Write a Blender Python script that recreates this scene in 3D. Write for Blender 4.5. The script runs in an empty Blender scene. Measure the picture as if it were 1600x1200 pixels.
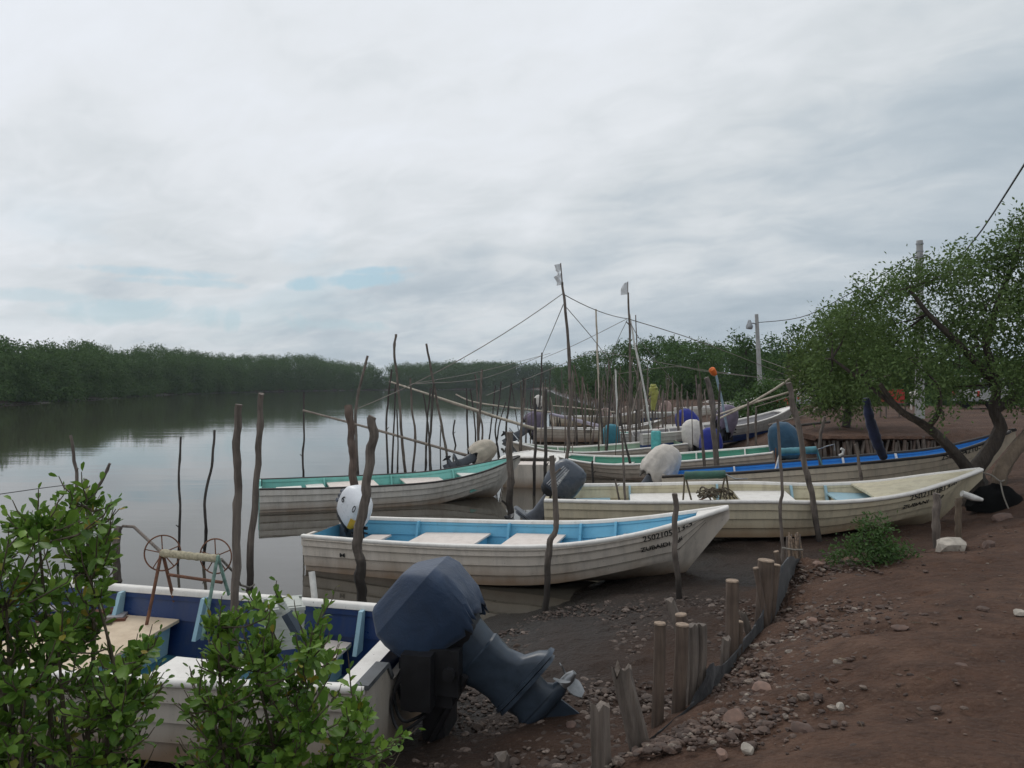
import bpy, math, random
import numpy as np
from mathutils import Vector, Matrix, Euler, noise as mnoise

S = bpy.context.scene
COL = S.collection
R = math.radians
F, CH = 1200.0, 3.0                       # focal length in photo pixels, eye height above the water


def P(px, py, d):
    """A point of the place seen at photo position (px, py), d metres out."""
    return Vector(((px - 800.0) / F * d, d, CH - (py - 600.0) / F * d))


# ------------------------------------------------------------------ tagging
def tag(o, label=None, cat=None, group=None, kind=None):
    if label: o['label'] = label
    if cat: o['category'] = cat
    if group: o['group'] = group
    if kind: o['kind'] = kind
    return o


WM = {}


def empty(name, loc, rot=(0, 0, 0)):
    o = bpy.data.objects.new(name, None)
    COL.objects.link(o)
    o.location = loc
    o.rotation_euler = rot
    o.empty_display_size = .2
    WM[o.name] = Matrix.Translation(Vector(loc)) @ Euler(rot).to_matrix().to_4x4()
    return o


# ------------------------------------------------------------------ mesh builder
class MB:
    def __init__(self):
        self.v = []; self.f = []

    def add(self, vs, fs):
        b = len(self.v)
        self.v += [tuple(x) for x in vs]
        self.f += [tuple(i + b for i in f) for f in fs]

    def box(self, c, s, rot=None, taper=1.0):
        hx, hy, hz = s[0] / 2, s[1] / 2, s[2] / 2
        vs = []
        for z, t in ((-hz, 1), (hz, taper)):
            for x, y in ((-hx, -hy), (hx, -hy), (hx, hy), (-hx, hy)):
                vs.append(Vector((x * t, y * t, z)))
        if rot is not None: vs = [rot @ v for v in vs]
        c = Vector(c)
        self.add([v + c for v in vs], [(3, 2, 1, 0), (4, 5, 6, 7), (0, 1, 5, 4), (1, 2, 6, 5), (2, 3, 7, 6), (3, 0, 4, 7)])

    def loft(self, rings, closed=True, cap0=False, cap1=False):
        n = len(rings[0]); vs = [p for r in rings for p in r]; fs = []
        for i in range(len(rings) - 1):
            for j in range(n if closed else n - 1):
                k = (j + 1) % n
                fs.append((i * n + j, i * n + k, (i + 1) * n + k, (i + 1) * n + j))
        if cap0: fs.append(tuple(range(n - 1, -1, -1)))
        if cap1: fs.append(tuple((len(rings) - 1) * n + j for j in range(n)))
        self.add(vs, fs)

    def tube(self, pts, rad, n=8, wob=0.0, seed=0):
        pts = [Vector(p) for p in pts]
        if not isinstance(rad, (list, tuple)): rad = [rad] * len(pts)
        rings = []; u = None
        rng = random.Random(seed)
        for i, p in enumerate(pts):
            a = pts[max(0, i - 1)]; b = pts[min(len(pts) - 1, i + 1)]
            t = (b - a)
            t = t.normalized() if t.length > 1e-9 else Vector((0, 0, 1))
            if u is None:
                u = t.orthogonal().normalized()
            u = (u - t * u.dot(t))
            u = u.normalized() if u.length > 1e-6 else t.orthogonal().normalized()
            w = t.cross(u)
            rings.append([p + (u * math.cos(2 * math.pi * k / n) + w * math.sin(2 * math.pi * k / n)) * rad[i] * (1 + wob * rng.uniform(-1, 1)) for k in range(n)])
        self.loft(rings, True, True, True)

    def build(self, name, mat, parent=None, smooth=40, origin=None):
        V = np.array(self.v, dtype=np.float64).reshape(-1, 3)
        if origin is not None and parent is None:
            V = V - np.array(origin)
        me = bpy.data.meshes.new(name)
        me.from_pydata([tuple(x) for x in V], [], self.f)
        if smooth:
            me.polygons.foreach_set('use_smooth', [True] * len(me.polygons))
            me.set_sharp_from_angle(angle=R(smooth))
        me.materials.append(mat)
        o = bpy.data.objects.new(name, me)
        COL.objects.link(o)
        if origin is not None and parent is None: o.location = origin
        if parent is not None: o.parent = parent
        return o


def local(parent, pts):
    """World points into the frame of a thing's Empty."""
    M = WM[parent.name].inverted()
    return [M @ Vector(p) for p in pts]


def np_mesh(name, V, Fc, mat, parent=None, smooth=False, origin=None):
    """V (n,3), Fc (m,k) as one mesh object."""
    V = np.asarray(V, dtype=np.float32)
    if origin is not None: V = V - np.asarray(origin, dtype=np.float32)
    me = bpy.data.meshes.new(name)
    me.vertices.add(len(V)); me.vertices.foreach_set('co', V.ravel())
    m, k = Fc.shape
    me.loops.add(m * k); me.loops.foreach_set('vertex_index', Fc.astype(np.int32).ravel())
    me.polygons.add(m)
    me.polygons.foreach_set('loop_start', np.arange(0, m * k, k, dtype=np.int32))
    me.polygons.foreach_set('use_smooth', np.full(m, smooth, dtype=bool))
    me.update(calc_edges=True)
    me.materials.append(mat)
    o = bpy.data.objects.new(name, me)
    COL.objects.link(o)
    if origin is not None: o.location = origin
    if parent is not None: o.parent = parent
    return o


# ------------------------------------------------------------------ materials
def nodes(name):
    m = bpy.data.materials.new(name); m.use_nodes = True
    nt = m.node_tree; b = nt.nodes['Principled BSDF']
    return m, nt, b


def N(nt, t, **kw):
    n = nt.nodes.new(t)
    for k, v in kw.items():
        if k in n.inputs.keys() if isinstance(k, str) else False: n.inputs[k].default_value = v
        else: setattr(n, k, v)
    return n


def L(nt, a, b): nt.links.new(a, b)


def ramp(nt, src, stops):
    r = nt.nodes.new('ShaderNodeValToRGB'); e = r.color_ramp.elements
    while len(e) < len(stops): e.new(.5)
    for x, (p, c) in zip(e, stops):
        x.position = p; x.color = (*c, 1) if len(c) == 3 else c
    if src is not None: nt.links.new(src, r.inputs[0])
    return r


def noise_tex(nt, scale, detail=4, rough=.55, vec=None, dist=0.0):
    n = nt.nodes.new('ShaderNodeTexNoise')
    n.inputs['Scale'].default_value = scale; n.inputs['Detail'].default_value = detail
    n.inputs['Roughness'].default_value = rough; n.inputs['Distortion'].default_value = dist
    if vec is not None: nt.links.new(vec, n.inputs['Vector'])
    return n


def mix(nt, fac, a, b, mode='MIX'):
    m = nt.nodes.new('ShaderNodeMix'); m.data_type = 'RGBA'; m.blend_type = mode
    for sock, val in ((m.inputs[0], fac), (m.inputs[6], a), (m.inputs[7], b)):
        if hasattr(val, 'is_linked') or hasattr(val, 'links'): nt.links.new(val, sock)
        elif isinstance(val, (int, float)): sock.default_value = val
        else: sock.default_value = (*val, 1) if len(val) == 3 else val
    return m.outputs[2]


def math_n(nt, op, a, b=None, clamp=False):
    m = nt.nodes.new('ShaderNodeMath'); m.operation = op; m.use_clamp = clamp
    for i, v in enumerate((a, b)):
        if v is None: continue
        if isinstance(v, (int, float)): m.inputs[i].default_value = v
        else: nt.links.new(v, m.inputs[i])
    return m.outputs[0]


def bump(nt, b, h, strength=.3, dist=.01):
    n = nt.nodes.new('ShaderNodeBump'); n.inputs['Strength'].default_value = strength; n.inputs['Distance'].default_value = dist
    nt.links.new(h, n.inputs['Height']); nt.links.new(n.outputs[0], b.inputs['Normal'])


def obj_co(nt):
    return nt.nodes.new('ShaderNodeTexCoord').outputs['Object']


def scaled(nt, vec, s):
    m = nt.nodes.new('ShaderNodeMapping'); m.inputs['Scale'].default_value = s; nt.links.new(vec, m.inputs[0])
    return m.outputs[0]


def m_paint(name, c, dirt=(.16, .11, .075), amount=.45, rough=.45, scale=3.0, chips=None):
    """Weathered boat paint: rain streaks, dirt patches, small chips."""
    m, nt, b = nodes(name); co = obj_co(nt)
    streak = noise_tex(nt, 6, 5, .6, scaled(nt, co, (1.2, 1.2, .25)))
    patch = noise_tex(nt, scale, 6, .62, co, .3)
    f = math_n(nt, 'MULTIPLY', ramp(nt, streak.outputs[0], [(.45, (0, 0, 0)), (.8, (1, 1, 1))]).outputs[0], amount)
    c1 = mix(nt, f, c, dirt)
    f2 = math_n(nt, 'MULTIPLY', ramp(nt, patch.outputs[0], [(.52, (0, 0, 0)), (.74, (1, 1, 1))]).outputs[0], amount * .8)
    c2 = mix(nt, f2, c1, tuple(x * .55 + y * .3 for x, y in zip(c, dirt)))
    sp = noise_tex(nt, 38, 2, .5, co)
    f3 = ramp(nt, sp.outputs[0], [(.70, (0, 0, 0)), (.74, (1, 1, 1))]).outputs[0]
    c3 = mix(nt, math_n(nt, 'MULTIPLY', f3, .5), c2, chips or tuple(x * .4 for x in dirt))
    L(nt, c3, b.inputs['Base Color'])
    b.inputs['Roughness'].default_value = rough
    L(nt, ramp(nt, patch.outputs[0], [(.3, (rough * .8,) * 3), (.7, (min(1, rough * 1.5),) * 3)]).outputs[0], b.inputs['Roughness'])
    bump(nt, b, patch.outputs[0], .12, .01)
    return m


def m_hull(name, c, low=(.22, .135, .075), zlow=.27, bottom=None):
    """Hull paint with a brown tide stain low on the planks (object height)."""
    m, nt, b = nodes(name); co = obj_co(nt)
    sep = nt.nodes.new('ShaderNodeSeparateXYZ'); L(nt, co, sep.inputs[0])
    wob = noise_tex(nt, 1.6, 5, .6, scaled(nt, co, (1, 1, .4)))
    streak = noise_tex(nt, 5, 6, .62, scaled(nt, co, (1.6, 1.6, .22)))
    z = math_n(nt, 'ADD', sep.outputs[2], math_n(nt, 'MULTIPLY', math_n(nt, 'SUBTRACT', wob.outputs[0], .5), -.32))
    f = math_n(nt, 'SUBTRACT', 1.0, math_n(nt, 'DIVIDE', math_n(nt, 'SUBTRACT', z, zlow * .5), zlow * 1.1), True)
    f = math_n(nt, 'MAXIMUM', f, 0.0)
    s = math_n(nt, 'MULTIPLY', ramp(nt, streak.outputs[0], [(.44, (0, 0, 0)), (.76, (1, 1, 1))]).outputs[0], .62)
    c1 = mix(nt, s, c, tuple(x * .45 + .03 for x in c))
    c1 = mix(nt, math_n(nt, 'MULTIPLY', ramp(nt, wob.outputs[0], [(.5, (0, 0, 0)), (.72, (1, 1, 1))]).outputs[0], .35), c1, tuple(x * y for x, y in zip(c, (.72, .66, .55))))
    c2 = mix(nt, math_n(nt, 'MULTIPLY', f, .85), c1, low)
    if bottom:
        fb = math_n(nt, 'LESS_THAN', sep.outputs[2], .36)
        c2 = mix(nt, fb, c2, bottom)
    sp = noise_tex(nt, 45, 2, .5, co)
    c3 = mix(nt, math_n(nt, 'MULTIPLY', ramp(nt, sp.outputs[0], [(.69, (0, 0, 0)), (.73, (1, 1, 1))]).outputs[0], .55), c2, (.10, .07, .05))
    L(nt, c3, b.inputs['Base Color'])
    L(nt, ramp(nt, streak.outputs[0], [(.3, (.32,) * 3), (.8, (.7,) * 3)]).outputs[0], b.inputs['Roughness'])
    bump(nt, b, wob.outputs[0], .1, .015)
    return m


def m_wood(name, c1, c2, wet=None, rough=.85, wetz=.55):
    """Weathered round wood, grain along the stick; dark tide stain near the water (world height)."""
    m, nt, b = nodes(name); co = obj_co(nt)
    g = noise_tex(nt, 24, 5, .65, scaled(nt, co, (1, 1, .07)))
    k = noise_tex(nt, 4, 3, .5, co)
    c = ramp(nt, g.outputs[0], [(.3, c1), (.68, c2)]).outputs[0]
    c = mix(nt, math_n(nt, 'MULTIPLY', ramp(nt, k.outputs[0], [(.45, (0, 0, 0)), (.7, (1, 1, 1))]).outputs[0], .6), c, tuple(x * .5 for x in c1))
    if wet:
        geo = nt.nodes.new('ShaderNodeNewGeometry'); sep = nt.nodes.new('ShaderNodeSeparateXYZ'); L(nt, geo.outputs['Position'], sep.inputs[0])
        z = math_n(nt, 'ADD', sep.outputs[2], math_n(nt, 'MULTIPLY', k.outputs[0], -.5))
        f = ramp(nt, math_n(nt, 'DIVIDE', z, wetz * 2.2), [(.12, (1, 1, 1)), (.55, (0, 0, 0))]).outputs[0]
        c = mix(nt, math_n(nt, 'MULTIPLY', f, .92), c, wet)
    L(nt, c, b.inputs['Base Color']); b.inputs['Roughness'].default_value = rough
    bump(nt, b, g.outputs[0], 1.0, .02)
    return m


def m_plain(name, c, rough=.5, metal=0.0, var=.25, scale=8, bumps=.15, spec=None):
    m, nt, b = nodes(name); co = obj_co(nt)
    n = noise_tex(nt, scale, 5, .6, co)
    cc = ramp(nt, n.outputs[0], [(.3, tuple(x * (1 - var) for x in c)), (.7, tuple(min(1, x * (1 + var)) for x in c))]).outputs[0]
    L(nt, cc, b.inputs['Base Color']); b.inputs['Roughness'].default_value = rough; b.inputs['Metallic'].default_value = metal
    if spec is not None: b.inputs['Specular IOR Level'].default_value = spec
    L(nt, ramp(nt, n.outputs[0], [(.3, (rough * .8,) * 3), (.7, (min(1, rough * 1.25),) * 3)]).outputs[0], b.inputs['Roughness'])
    if bumps: bump(nt, b, n.outputs[0], bumps, .01)
    return m


def m_leaf(name, cs, trans=.25, rough=.5, odd=None, cl=1.2, spec=.3):
    """Leaves: shade changes leaf by leaf and clump by clump, a little light passes through."""
    m, nt, b = nodes(name)
    geo = nt.nodes.new('ShaderNodeNewGeometry')
    stops = [(i / (len(cs) - 1) * .96, c) for i, c in enumerate(cs)]
    if odd: stops[-1] = (.90, cs[-1]); stops += [(.965, cs[-1]), (.985, odd)]
    r = ramp(nt, geo.outputs['Random Per Island'], stops)
    n = noise_tex(nt, cl, 3, .5, geo.outputs['Position'])
    c = mix(nt, ramp(nt, n.outputs[0], [(.38, (0, 0, 0)), (.66, (1, 1, 1))]).outputs[0], r.outputs[0], mix(nt, .5, r.outputs[0], cs[-1]))
    L(nt, c, b.inputs['Base Color']); b.inputs['Roughness'].default_value = rough
    b.inputs['Specular IOR Level'].default_value = spec
    t = nt.nodes.new('ShaderNodeBsdfTranslucent'); L(nt, mix(nt, .5, c, (.10, .16, .03)), t.inputs[0])
    ms = nt.nodes.new('ShaderNodeMixShader'); ms.inputs[0].default_value = trans
    out = nt.nodes['Material Output']
    L(nt, b.outputs[0], ms.inputs[1]); L(nt, t.outputs[0], ms.inputs[2]); L(nt, ms.outputs[0], out.inputs[0])
    return m


def m_cloth(name, c, rough=.8, var=.2):
    m, nt, b = nodes(name); co = obj_co(nt)
    n = noise_tex(nt, 5, 5, .6, co, .6); w = noise_tex(nt, 60, 2, .5, co)
    L(nt, ramp(nt, n.outputs[0], [(.3, tuple(x * (1 - var) for x in c)), (.7, tuple(min(1, x * (1 + var)) for x in c))]).outputs[0], b.inputs['Base Color'])
    b.inputs['Roughness'].default_value = rough
    b.inputs['Sheen Weight'].default_value = .15
    h = math_n(nt, 'ADD', n.outputs[0], math_n(nt, 'MULTIPLY', w.outputs[0], .15))
    bump(nt, b, h, .45, .03)
    return m


M = {}
M['bark'] = m_wood('bark_grey', (.085, .068, .056), (.225, .185, .155), (.018, .014, .011))
M['bark_dark'] = m_wood('bark_dark', (.045, .038, .033), (.105, .09, .078), (.014, .011, .009))
M['bark_red'] = m_wood('bark_reddish', (.10, .07, .056), (.20, .145, .115), (.02, .014, .011))
M['stub'] = m_wood('stub_wood', (.066, .044, .033), (.185, .135, .102), (.022, .015, .011), wetz=.62)
M['stub_cut'] = m_plain('stub_cut_end', (.27, .20, .145), .95, var=.45, scale=34, bumps=.6)
M['trunk'] = m_wood('trunk_bark', (.030, .023, .018), (.078, .060, .046))
M['trunk_pale'] = m_wood('trunk_pale', (.10, .073, .05), (.185, .138, .096))
M['bamboo'] = m_wood('bamboo', (.42, .36, .28), (.62, .55, .45))
M['bamboo_dark'] = m_wood('bamboo_dark', (.22, .18, .15), (.36, .30, .25))
M['pvc'] = m_plain('white_pipe', (.62, .60, .56), .5, var=.2)
M['rope'] = m_plain('rope', (.22, .20, .17), .9, var=.3, scale=60)
M['wire'] = m_plain('wire', (.07, .07, .075), .6)
M['grime'] = m_plain('lap_grime', (.10, .075, .058), .9, var=.5)
M['capboard'] = m_plain('grey_capboard', (.09, .095, .10), .7, var=.4)
M['black'] = m_plain('black_rubber', (.012, .012, .014), .5, var=.3)
M['blacksheet'] = m_cloth('black_sheet', (.014, .015, .018), .6)
M['steel'] = m_plain('dull_steel', (.28, .29, .30), .4, .7, var=.35)
M['rust'] = m_plain('rusty_steel', (.16, .075, .045), .85, .1, var=.5, scale=22)
M['greenrust'] = m_plain('flaked_green_paint', (.17, .27, .22), .7, 0, var=.55, scale=16)
M['teal'] = m_plain('teal_paint', (.06, .20, .24), .55, var=.35)
M['drumrope'] = m_plain('old_drum_rope', (.36, .32, .22), .9, var=.4, scale=40, bumps=.6)
M['greenroll'] = m_plain('green_roller', (.035, .10, .07), .6, var=.4)
M['white'] = m_paint('white_paint', (.76, .73, .68), amount=.25)
M['beige'] = m_paint('beige_deck', (.70, .62, .56), amount=.25, rough=.6)
M['tan'] = m_paint('tan_deck', (.62, .50, .36), dirt=(.25, .15, .08), amount=.4, rough=.7)
M['cream'] = m_paint('cream_lining', (.58, .52, .36), amount=.45)
M['navy'] = m_paint('navy_lining', (.010, .034, .125), dirt=(.07, .075, .085), amount=.5, rough=.3)
M['lblue'] = m_paint('pale_blue_lining', (.14, .42, .60), dirt=(.10, .20, .26), amount=.25)
M['knee'] = m_paint('pale_blue_knee', (.30, .48, .56), amount=.3)
M['blue'] = m_paint('bright_blue_lining', (.018, .24, .62), dirt=(.04, .10, .16), amount=.25)
M['floorblue'] = m_paint('blue_floor', (.025, .12, .17), dirt=(.08, .08, .07), amount=.45)
M['aqua'] = m_paint('aqua_lining', (.19, .50, .44), amount=.25)
M['green'] = m_paint('green_lining', (.055, .27, .18), amount=.3)
M['palegreen'] = m_paint('pale_green_lining', (.25, .37, .26), amount=.4)
M['greylin'] = m_paint('grey_lining', (.34, .33, .34), amount=.3)
M['darkrail'] = m_plain('dark_rail', (.035, .030, .028), .6, var=.4)
M['hull_white'] = m_hull('hull_white', (.63, .565, .49))
M['hull_cool'] = m_hull('hull_cool_white', (.62, .585, .535))
M['hull_bush_shaded'] = m_hull('hull_bush_shaded', (.50, .455, .395))  # white hull paint darkened in its colour for the shade of the bushes
M['hull_cream'] = m_hull('hull_cream', (.54, .475, .345))
M['hull_worn'] = m_hull('hull_worn', (.57, .49, .38))
M['hull_beige'] = m_hull('hull_beige', (.48, .41, .34), low=(.17, .09, .05))
M['hull_grey'] = m_hull('hull_grey', (.44, .42, .40), bottom=(.012, .035, .14))
M['ink'] = m_plain('black_lettering', (.012, .012, .012), .6, var=.2)
M['letter_white'] = m_plain('pale_lettering', (.6, .6, .6), .5)
M['cover_navy'] = m_cloth('navy_cover', (.012, .031, .070), .62)
M['cover_cream'] = m_cloth('cream_cover', (.56, .51, .45))
M['cover_teal'] = m_cloth('teal_cover', (.018, .065, .115))
M['cover_blue'] = m_cloth('royal_blue_cover', (.012, .022, .22))
M['cover_white'] = m_cloth('white_cover', (.62, .58, .53))
M['cover_lav'] = m_cloth('lavender_cover', (.15, .12, .17))
M['cover_tan'] = m_cloth('tan_cover', (.24, .18, .14))
M['cover_pink'] = m_cloth('pinkish_cover', (.36, .25, .22))
M['cover_beige'] = m_cloth('beige_cover', (.46, .40, .32))
M['cover_aqua'] = m_cloth('aqua_cover', (.03, .17, .22))
M['cover_yg'] = m_cloth('yellow_green_net', (.30, .30, .07))
M['cowl_white'] = m_plain('white_cowl', (.72, .73, .75), .3, var=.06)
M['cowl_grey'] = m_plain('grey_cowl', (.055, .066, .085), .28, var=.12)
M['leg_blue'] = m_plain('blue_grey_leg', (.032, .047, .068), .38, var=.3)
M['leg_grey'] = m_plain('grey_leg', (.10, .11, .13), .4, var=.3)
M['yellow'] = m_plain('yellow_plastic', (.72, .42, .04), .45, var=.1)
M['orange'] = m_plain('orange_plastic', (.75, .16, .02), .5, var=.15)
M['red'] = m_plain('red_plastic', (.42, .035, .025), .5, var=.2)
M['terracotta'] = m_plain('terracotta', (.28, .105, .06), .8, var=.25)
M['aquabarrel'] = m_plain('aqua_barrel', (.10, .42, .42), .5, var=.25)
M['crate_grey'] = m_plain('pale_grey_crate', (.40, .42, .38), .6, var=.2)
M['brownbox'] = m_plain('brown_box', (.13, .05, .03), .7, var=.3)
M['concrete'] = m_plain('concrete', (.36, .36, .35), .85, var=.2, scale=5)
M['glass'] = m_plain('dark_glass', (.02, .025, .03), .08, var=.1, bumps=0)
M['carpaint'] = m_plain('car_grey', (.40, .41, .42), .35, var=.08)
M['flag'] = m_cloth('white_flag', (.70, .71, .72), .9, .12)
# ================================================================== GROUND
CTRL = np.array([
    # shoreline (z = 0)
    (-9, 8.2, 0), (-6, 8.9, 0), (-4, 9.0, 0), (-2.5, 8.8, 0), (-1.2, 8.6, 0), (-.6, 9.2, 0), (-.1, 10.0, 0), (.8, 10.6, 0), (1.3, 11.6, 0), (2.0, 13.5, 0),
    (3.2, 16.5, 0), (4.6, 19.5, 0), (5.5, 22, 0), (6.5, 25, 0), (7.4, 29, 0), (7.4, 34, 0), (8, 42, 0), (10, 56, 0),
    # mud foreshore
    (-2.5, 6.5, .08), (-4.5, 6.8, .05), (-1.0, 6.3, .12), (-.2, 6.6, .24), (.5, 6.1, .45), (0, 4.9, .5), (-.6, 5.2, .36), (1.3, 7.95, .35), (2.0, 9.4, .30), (2.7, 10.8, .28),
    (-1.2, 7.4, .06), (0, 8.4, .12), (.9, 9.2, .17), (1.9, 11.2, .18), (3.2, 12.4, .24), (4.4, 14.5, .24), (5.8, 14.8, .38), (5.6, 17.6, .26), (7.5, 17.5, .5), (7, 20.5, .35), (9.5, 16.9, .78), (11, 16.2, 1.0),
    (8.2, 24.3, .45), (9.8, 24.4, .50), (10, 24.9, .50), (11, 24.85, .52), (12, 24.8, .54), (13, 24.7, .58), (11.5, 23.6, .60), (13.4, 23.9, .66), (10, 25.1, .52), (11.5, 25.05, .54), (13, 25.0, .6), (10, 25.55, 1.24), (11, 25.5, 1.27), (12, 25.45, 1.27), (13, 25.4, 1.27), (13.2, 21.5, 1.1), (11.5, 19.0, .95), (8.5, 21.0, .5),
    # foot of the stub row on the mud side, and the fill behind it
    (.30, 4.30, .70), (.80, 4.95, .62), (1.45, 5.95, .55), (2.05, 7.0, .52), (2.55, 8.0, .50), (3.05, 9.2, .45),
    (.62, 4.15, 1.0), (1.12, 4.75, .95), (1.75, 5.75, .92), (2.35, 6.8, .88), (2.85, 7.8, .90), (3.35, 8.9, .95),
    # edge of the bank past the bush to the tree
    (4.05, 8.5, 1.08), (5.2, 9.3, 1.03), (6.4, 10.3, 1.0), (7.6, 11.6, .95), (8.9, 12.6, .92), (10, 14.2, 1.1),
    (3.75, 9.9, .34), (4.8, 10.4, .40), (6.0, 11.3, .48), (7.2, 12.7, .55), (8.4, 14.3, .62),
    # top of the bank
    (2.0, 4.6, 1.22), (2.8, 5.6, 1.30), (4.1, 7.0, 1.22), (3.2, 3.2, 1.42), (1.5, 2.5, 1.40), (0, 0, 1.4), (0, -3, 1.4), (-1.2, 1.8, 1.2), (-3, 1.6, 1.1), (6, 5, 1.38), (6, 7.6, 1.28),
    (-1.6, 3.1, .80), (-3.2, 3.4, .7), (-1, 4.2, .55), (-2.5, 4.8, .22), (-5, 4.8, .3), (-8, 5, .4), (-8, 2, 1.0), (.2, 3.2, 1.1),
    (9, 8, 1.35), (12, 14, 1.3), (15, 20, 1.38), (15, 24, 1.36), (10.8, 26.2, 1.33), (12.4, 26.1, 1.34), (14.2, 25.8, 1.33), (9.6, 27, 1.25), (10.5, 30, 1.25), (12.5, 30, 1.36),
    (11.8, 36, 1.25), (14, 44, 1.3), (16, 56, 1.3), (20, 30, 1.42), (20, 50, 1.42), (40, 60, 1.5), (40, 25, 1.5), (40, 0, 1.5), (20, 5, 1.45), (10, -5, 1.4), (20, -5, 1.45), (-10, -5, 1.2),
    # river bed
    (-12, 13, -.7), (-5, 12, -.45), (-2, 11.5, -.30), (0, 13, -.28), (-3, 16, -.7), (0, 17, -.5), (2, 20, -.4), (-8, 22, -1.1), (0, 26, -.8), (3.5, 26, -.45), (4, 34, -.6), (-20, 30, -1.3),
    (0, 45, -1), (-30, 14, -1), (-40, 40, -1.3), (4, 58, -.6), (-15, 60, -1.3), (-20, 7.5, .1), (-20, 2, .9), (-40, 6, .4),
], dtype=np.float64)
_p = CTRL[:, :2]
_D = np.linalg.norm(_p[:, None] - _p[None], axis=2)
_A = np.zeros((len(_p) + 3,) * 2)
_A[:len(_p), :len(_p)] = _D
_A[:len(_p), len(_p):] = np.c_[np.ones(len(_p)), _p]
_A[len(_p):, :len(_p)] = np.c_[np.ones(len(_p)), _p].T
_W = np.linalg.solve(_A, np.r_[CTRL[:, 2], 0, 0, 0])

FAR_R = np.array([(0, 7), (30, 7.4), (45, 8.4), (60, 10.5), (85, 11), (130, 11.5), (220, 13), (330, 17), (460, 12)], float)       # y -> x of the near-side shore
FAR_L = np.array([(0, -75), (60, -74), (120, -74), (128, -76), (195, -94), (225, -96), (280, -97), (320, -92), (380, -66), (460, 0)], float)


def sstep(a, b, x):
    t = np.clip((x - a) / (b - a), 0, 1)
    return t * t * (3 - 2 * t)


def terrain(x, y):
    x = np.atleast_1d(np.asarray(x, float)); y = np.atleast_1d(np.asarray(y, float))
    q = np.c_[x, y]
    z = np.empty(len(q))
    for i in range(0, len(q), 20000):
        d = np.linalg.norm(q[i:i + 20000, None] - _p[None], axis=2)
        z[i:i + 20000] = d @ _W[:-3] + _W[-3] + q[i:i + 20000] @ _W[-2:]
    xr = np.interp(y, FAR_R[:, 0], FAR_R[:, 1]); xl = np.interp(y, FAR_L[:, 0], FAR_L[:, 1])
    far = np.where(y > 455, .8, np.maximum(sstep(-6, 7, x - xr) * 2.1 - .8, sstep(-6, 6, xl - x) * 1.9 - .9))
    w = np.maximum(sstep(42, 60, y), sstep(26, 44, np.abs(x - 5)))
    w = np.maximum(w, sstep(3, 12, -y))
    farn = np.where(y < 0, 1.3, far)
    return z * (1 - w) + farn * w


def tz(x, y): return float(terrain([x], [y])[0])


def on_ground(px, py, d0=3.0, d1=80.0):
    """The spot of the ground (or water) seen at photo position (px, py)."""
    d = np.linspace(d0, d1, 4000)
    x = (px - 800) / F * d; z = CH - (py - 600) / F * d
    g = np.maximum(terrain(x, d), 0)
    i = int(np.argmax(z <= g))
    return Vector((x[i], d[i], float(g[i])))


def axis(segs):
    out = []
    for a, b, st in segs: out += list(np.arange(a, b, st))
    return np.array(out)


gx = np.concatenate([-np.geomspace(3000, 12, 46), axis([(-11.9, -3, .35), (-3, 8.6, .05), (8.6, 16, .14), (16, 30, .6)]), np.geomspace(30, 3000, 36)])
gy = np.concatenate([-np.geomspace(400, 4, 12), axis([(-3.6, 3, .4), (3, 13.5, .05), (13.5, 30, .15), (30, 64, .8)]), np.geomspace(64, 6000, 46)])
X, Y = np.meshgrid(gx, gy)
Z = terrain(X.ravel(), Y.ravel())
near = (np.abs(X.ravel() - 3) < 16) & (Y.ravel() > 2) & (Y.ravel() < 40)
dz = np.zeros(len(Z))
xr_, yr_ = X.ravel(), Y.ravel()
for i in np.nonzero(near)[0]:
    x, y = xr_[i], yr_[i]
    v = mnoise.noise((x * .9, y * .9, 3.1)) * .06 + mnoise.noise((x * 3.1, y * 3.1, 7.7)) * .026 + mnoise.noise((x * 9, y * 9, 1.3)) * .012
    if Z[i] > .5: v -= max(0, mnoise.noise((x * 2.3, y * 4.1, 23.)) - .28) * .13
    if Z[i] > .08: v += max(0, mnoise.noise((x * 5.2, y * 5.2, 11.)) - .15) * .06 * (1.0 if Z[i] < 1.0 else .35)
    dz[i] = v
Z = Z + dz * np.clip((Z + .25) * 2.2, .15, 1)
ny_, nx_ = X.shape
idx = np.arange(nx_ * ny_).reshape(ny_, nx_)
quads = np.stack([idx[:-1, :-1], idx[:-1, 1:], idx[1:, 1:], idx[1:, :-1]], -1).reshape(-1, 4)

m, nt, b = nodes('earth')
geo = nt.nodes.new('ShaderNodeNewGeometry'); pos = geo.outputs['Position']
sep = nt.nodes.new('ShaderNodeSeparateXYZ'); L(nt, pos, sep.inputs[0])
n1 = noise_tex(nt, .55, 6, .6, pos, .4); n2 = noise_tex(nt, 4.5, 6, .68, pos); n3 = noise_tex(nt, 34, 4, .7, pos)
vor = nt.nodes.new('ShaderNodeTexVoronoi'); vor.inputs['Scale'].default_value = 22; L(nt, pos, vor.inputs['Vector'])
dry = ramp(nt, n1.outputs[0], [(.30, (.056, .027, .016)), (.48, (.088, .046, .029)), (.70, (.130, .074, .049))]).outputs[0]
dry = mix(nt, ramp(nt, n2.outputs[0], [(.40, (0, 0, 0)), (.7, (1, 1, 1))]).outputs[0], dry, (.050, .027, .018))
dry = mix(nt, math_n(nt, 'MULTIPLY', ramp(nt, n3.outputs[0], [(.56, (0, 0, 0)), (.72, (1, 1, 1))]).outputs[0], .55), dry, (.17, .115, .082))
wet = ramp(nt, n2.outputs[0], [(.3, (.015, .0085, .0055)), (.6, (.030, .017, .011)), (.75, (.062, .037, .025))]).outputs[0]
wet = mix(nt, math_n(nt, 'MULTIPLY', ramp(nt, n3.outputs[0], [(.58, (0, 0, 0)), (.7, (1, 1, 1))]).outputs[0], .4), wet, (.12, .085, .062))
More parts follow.
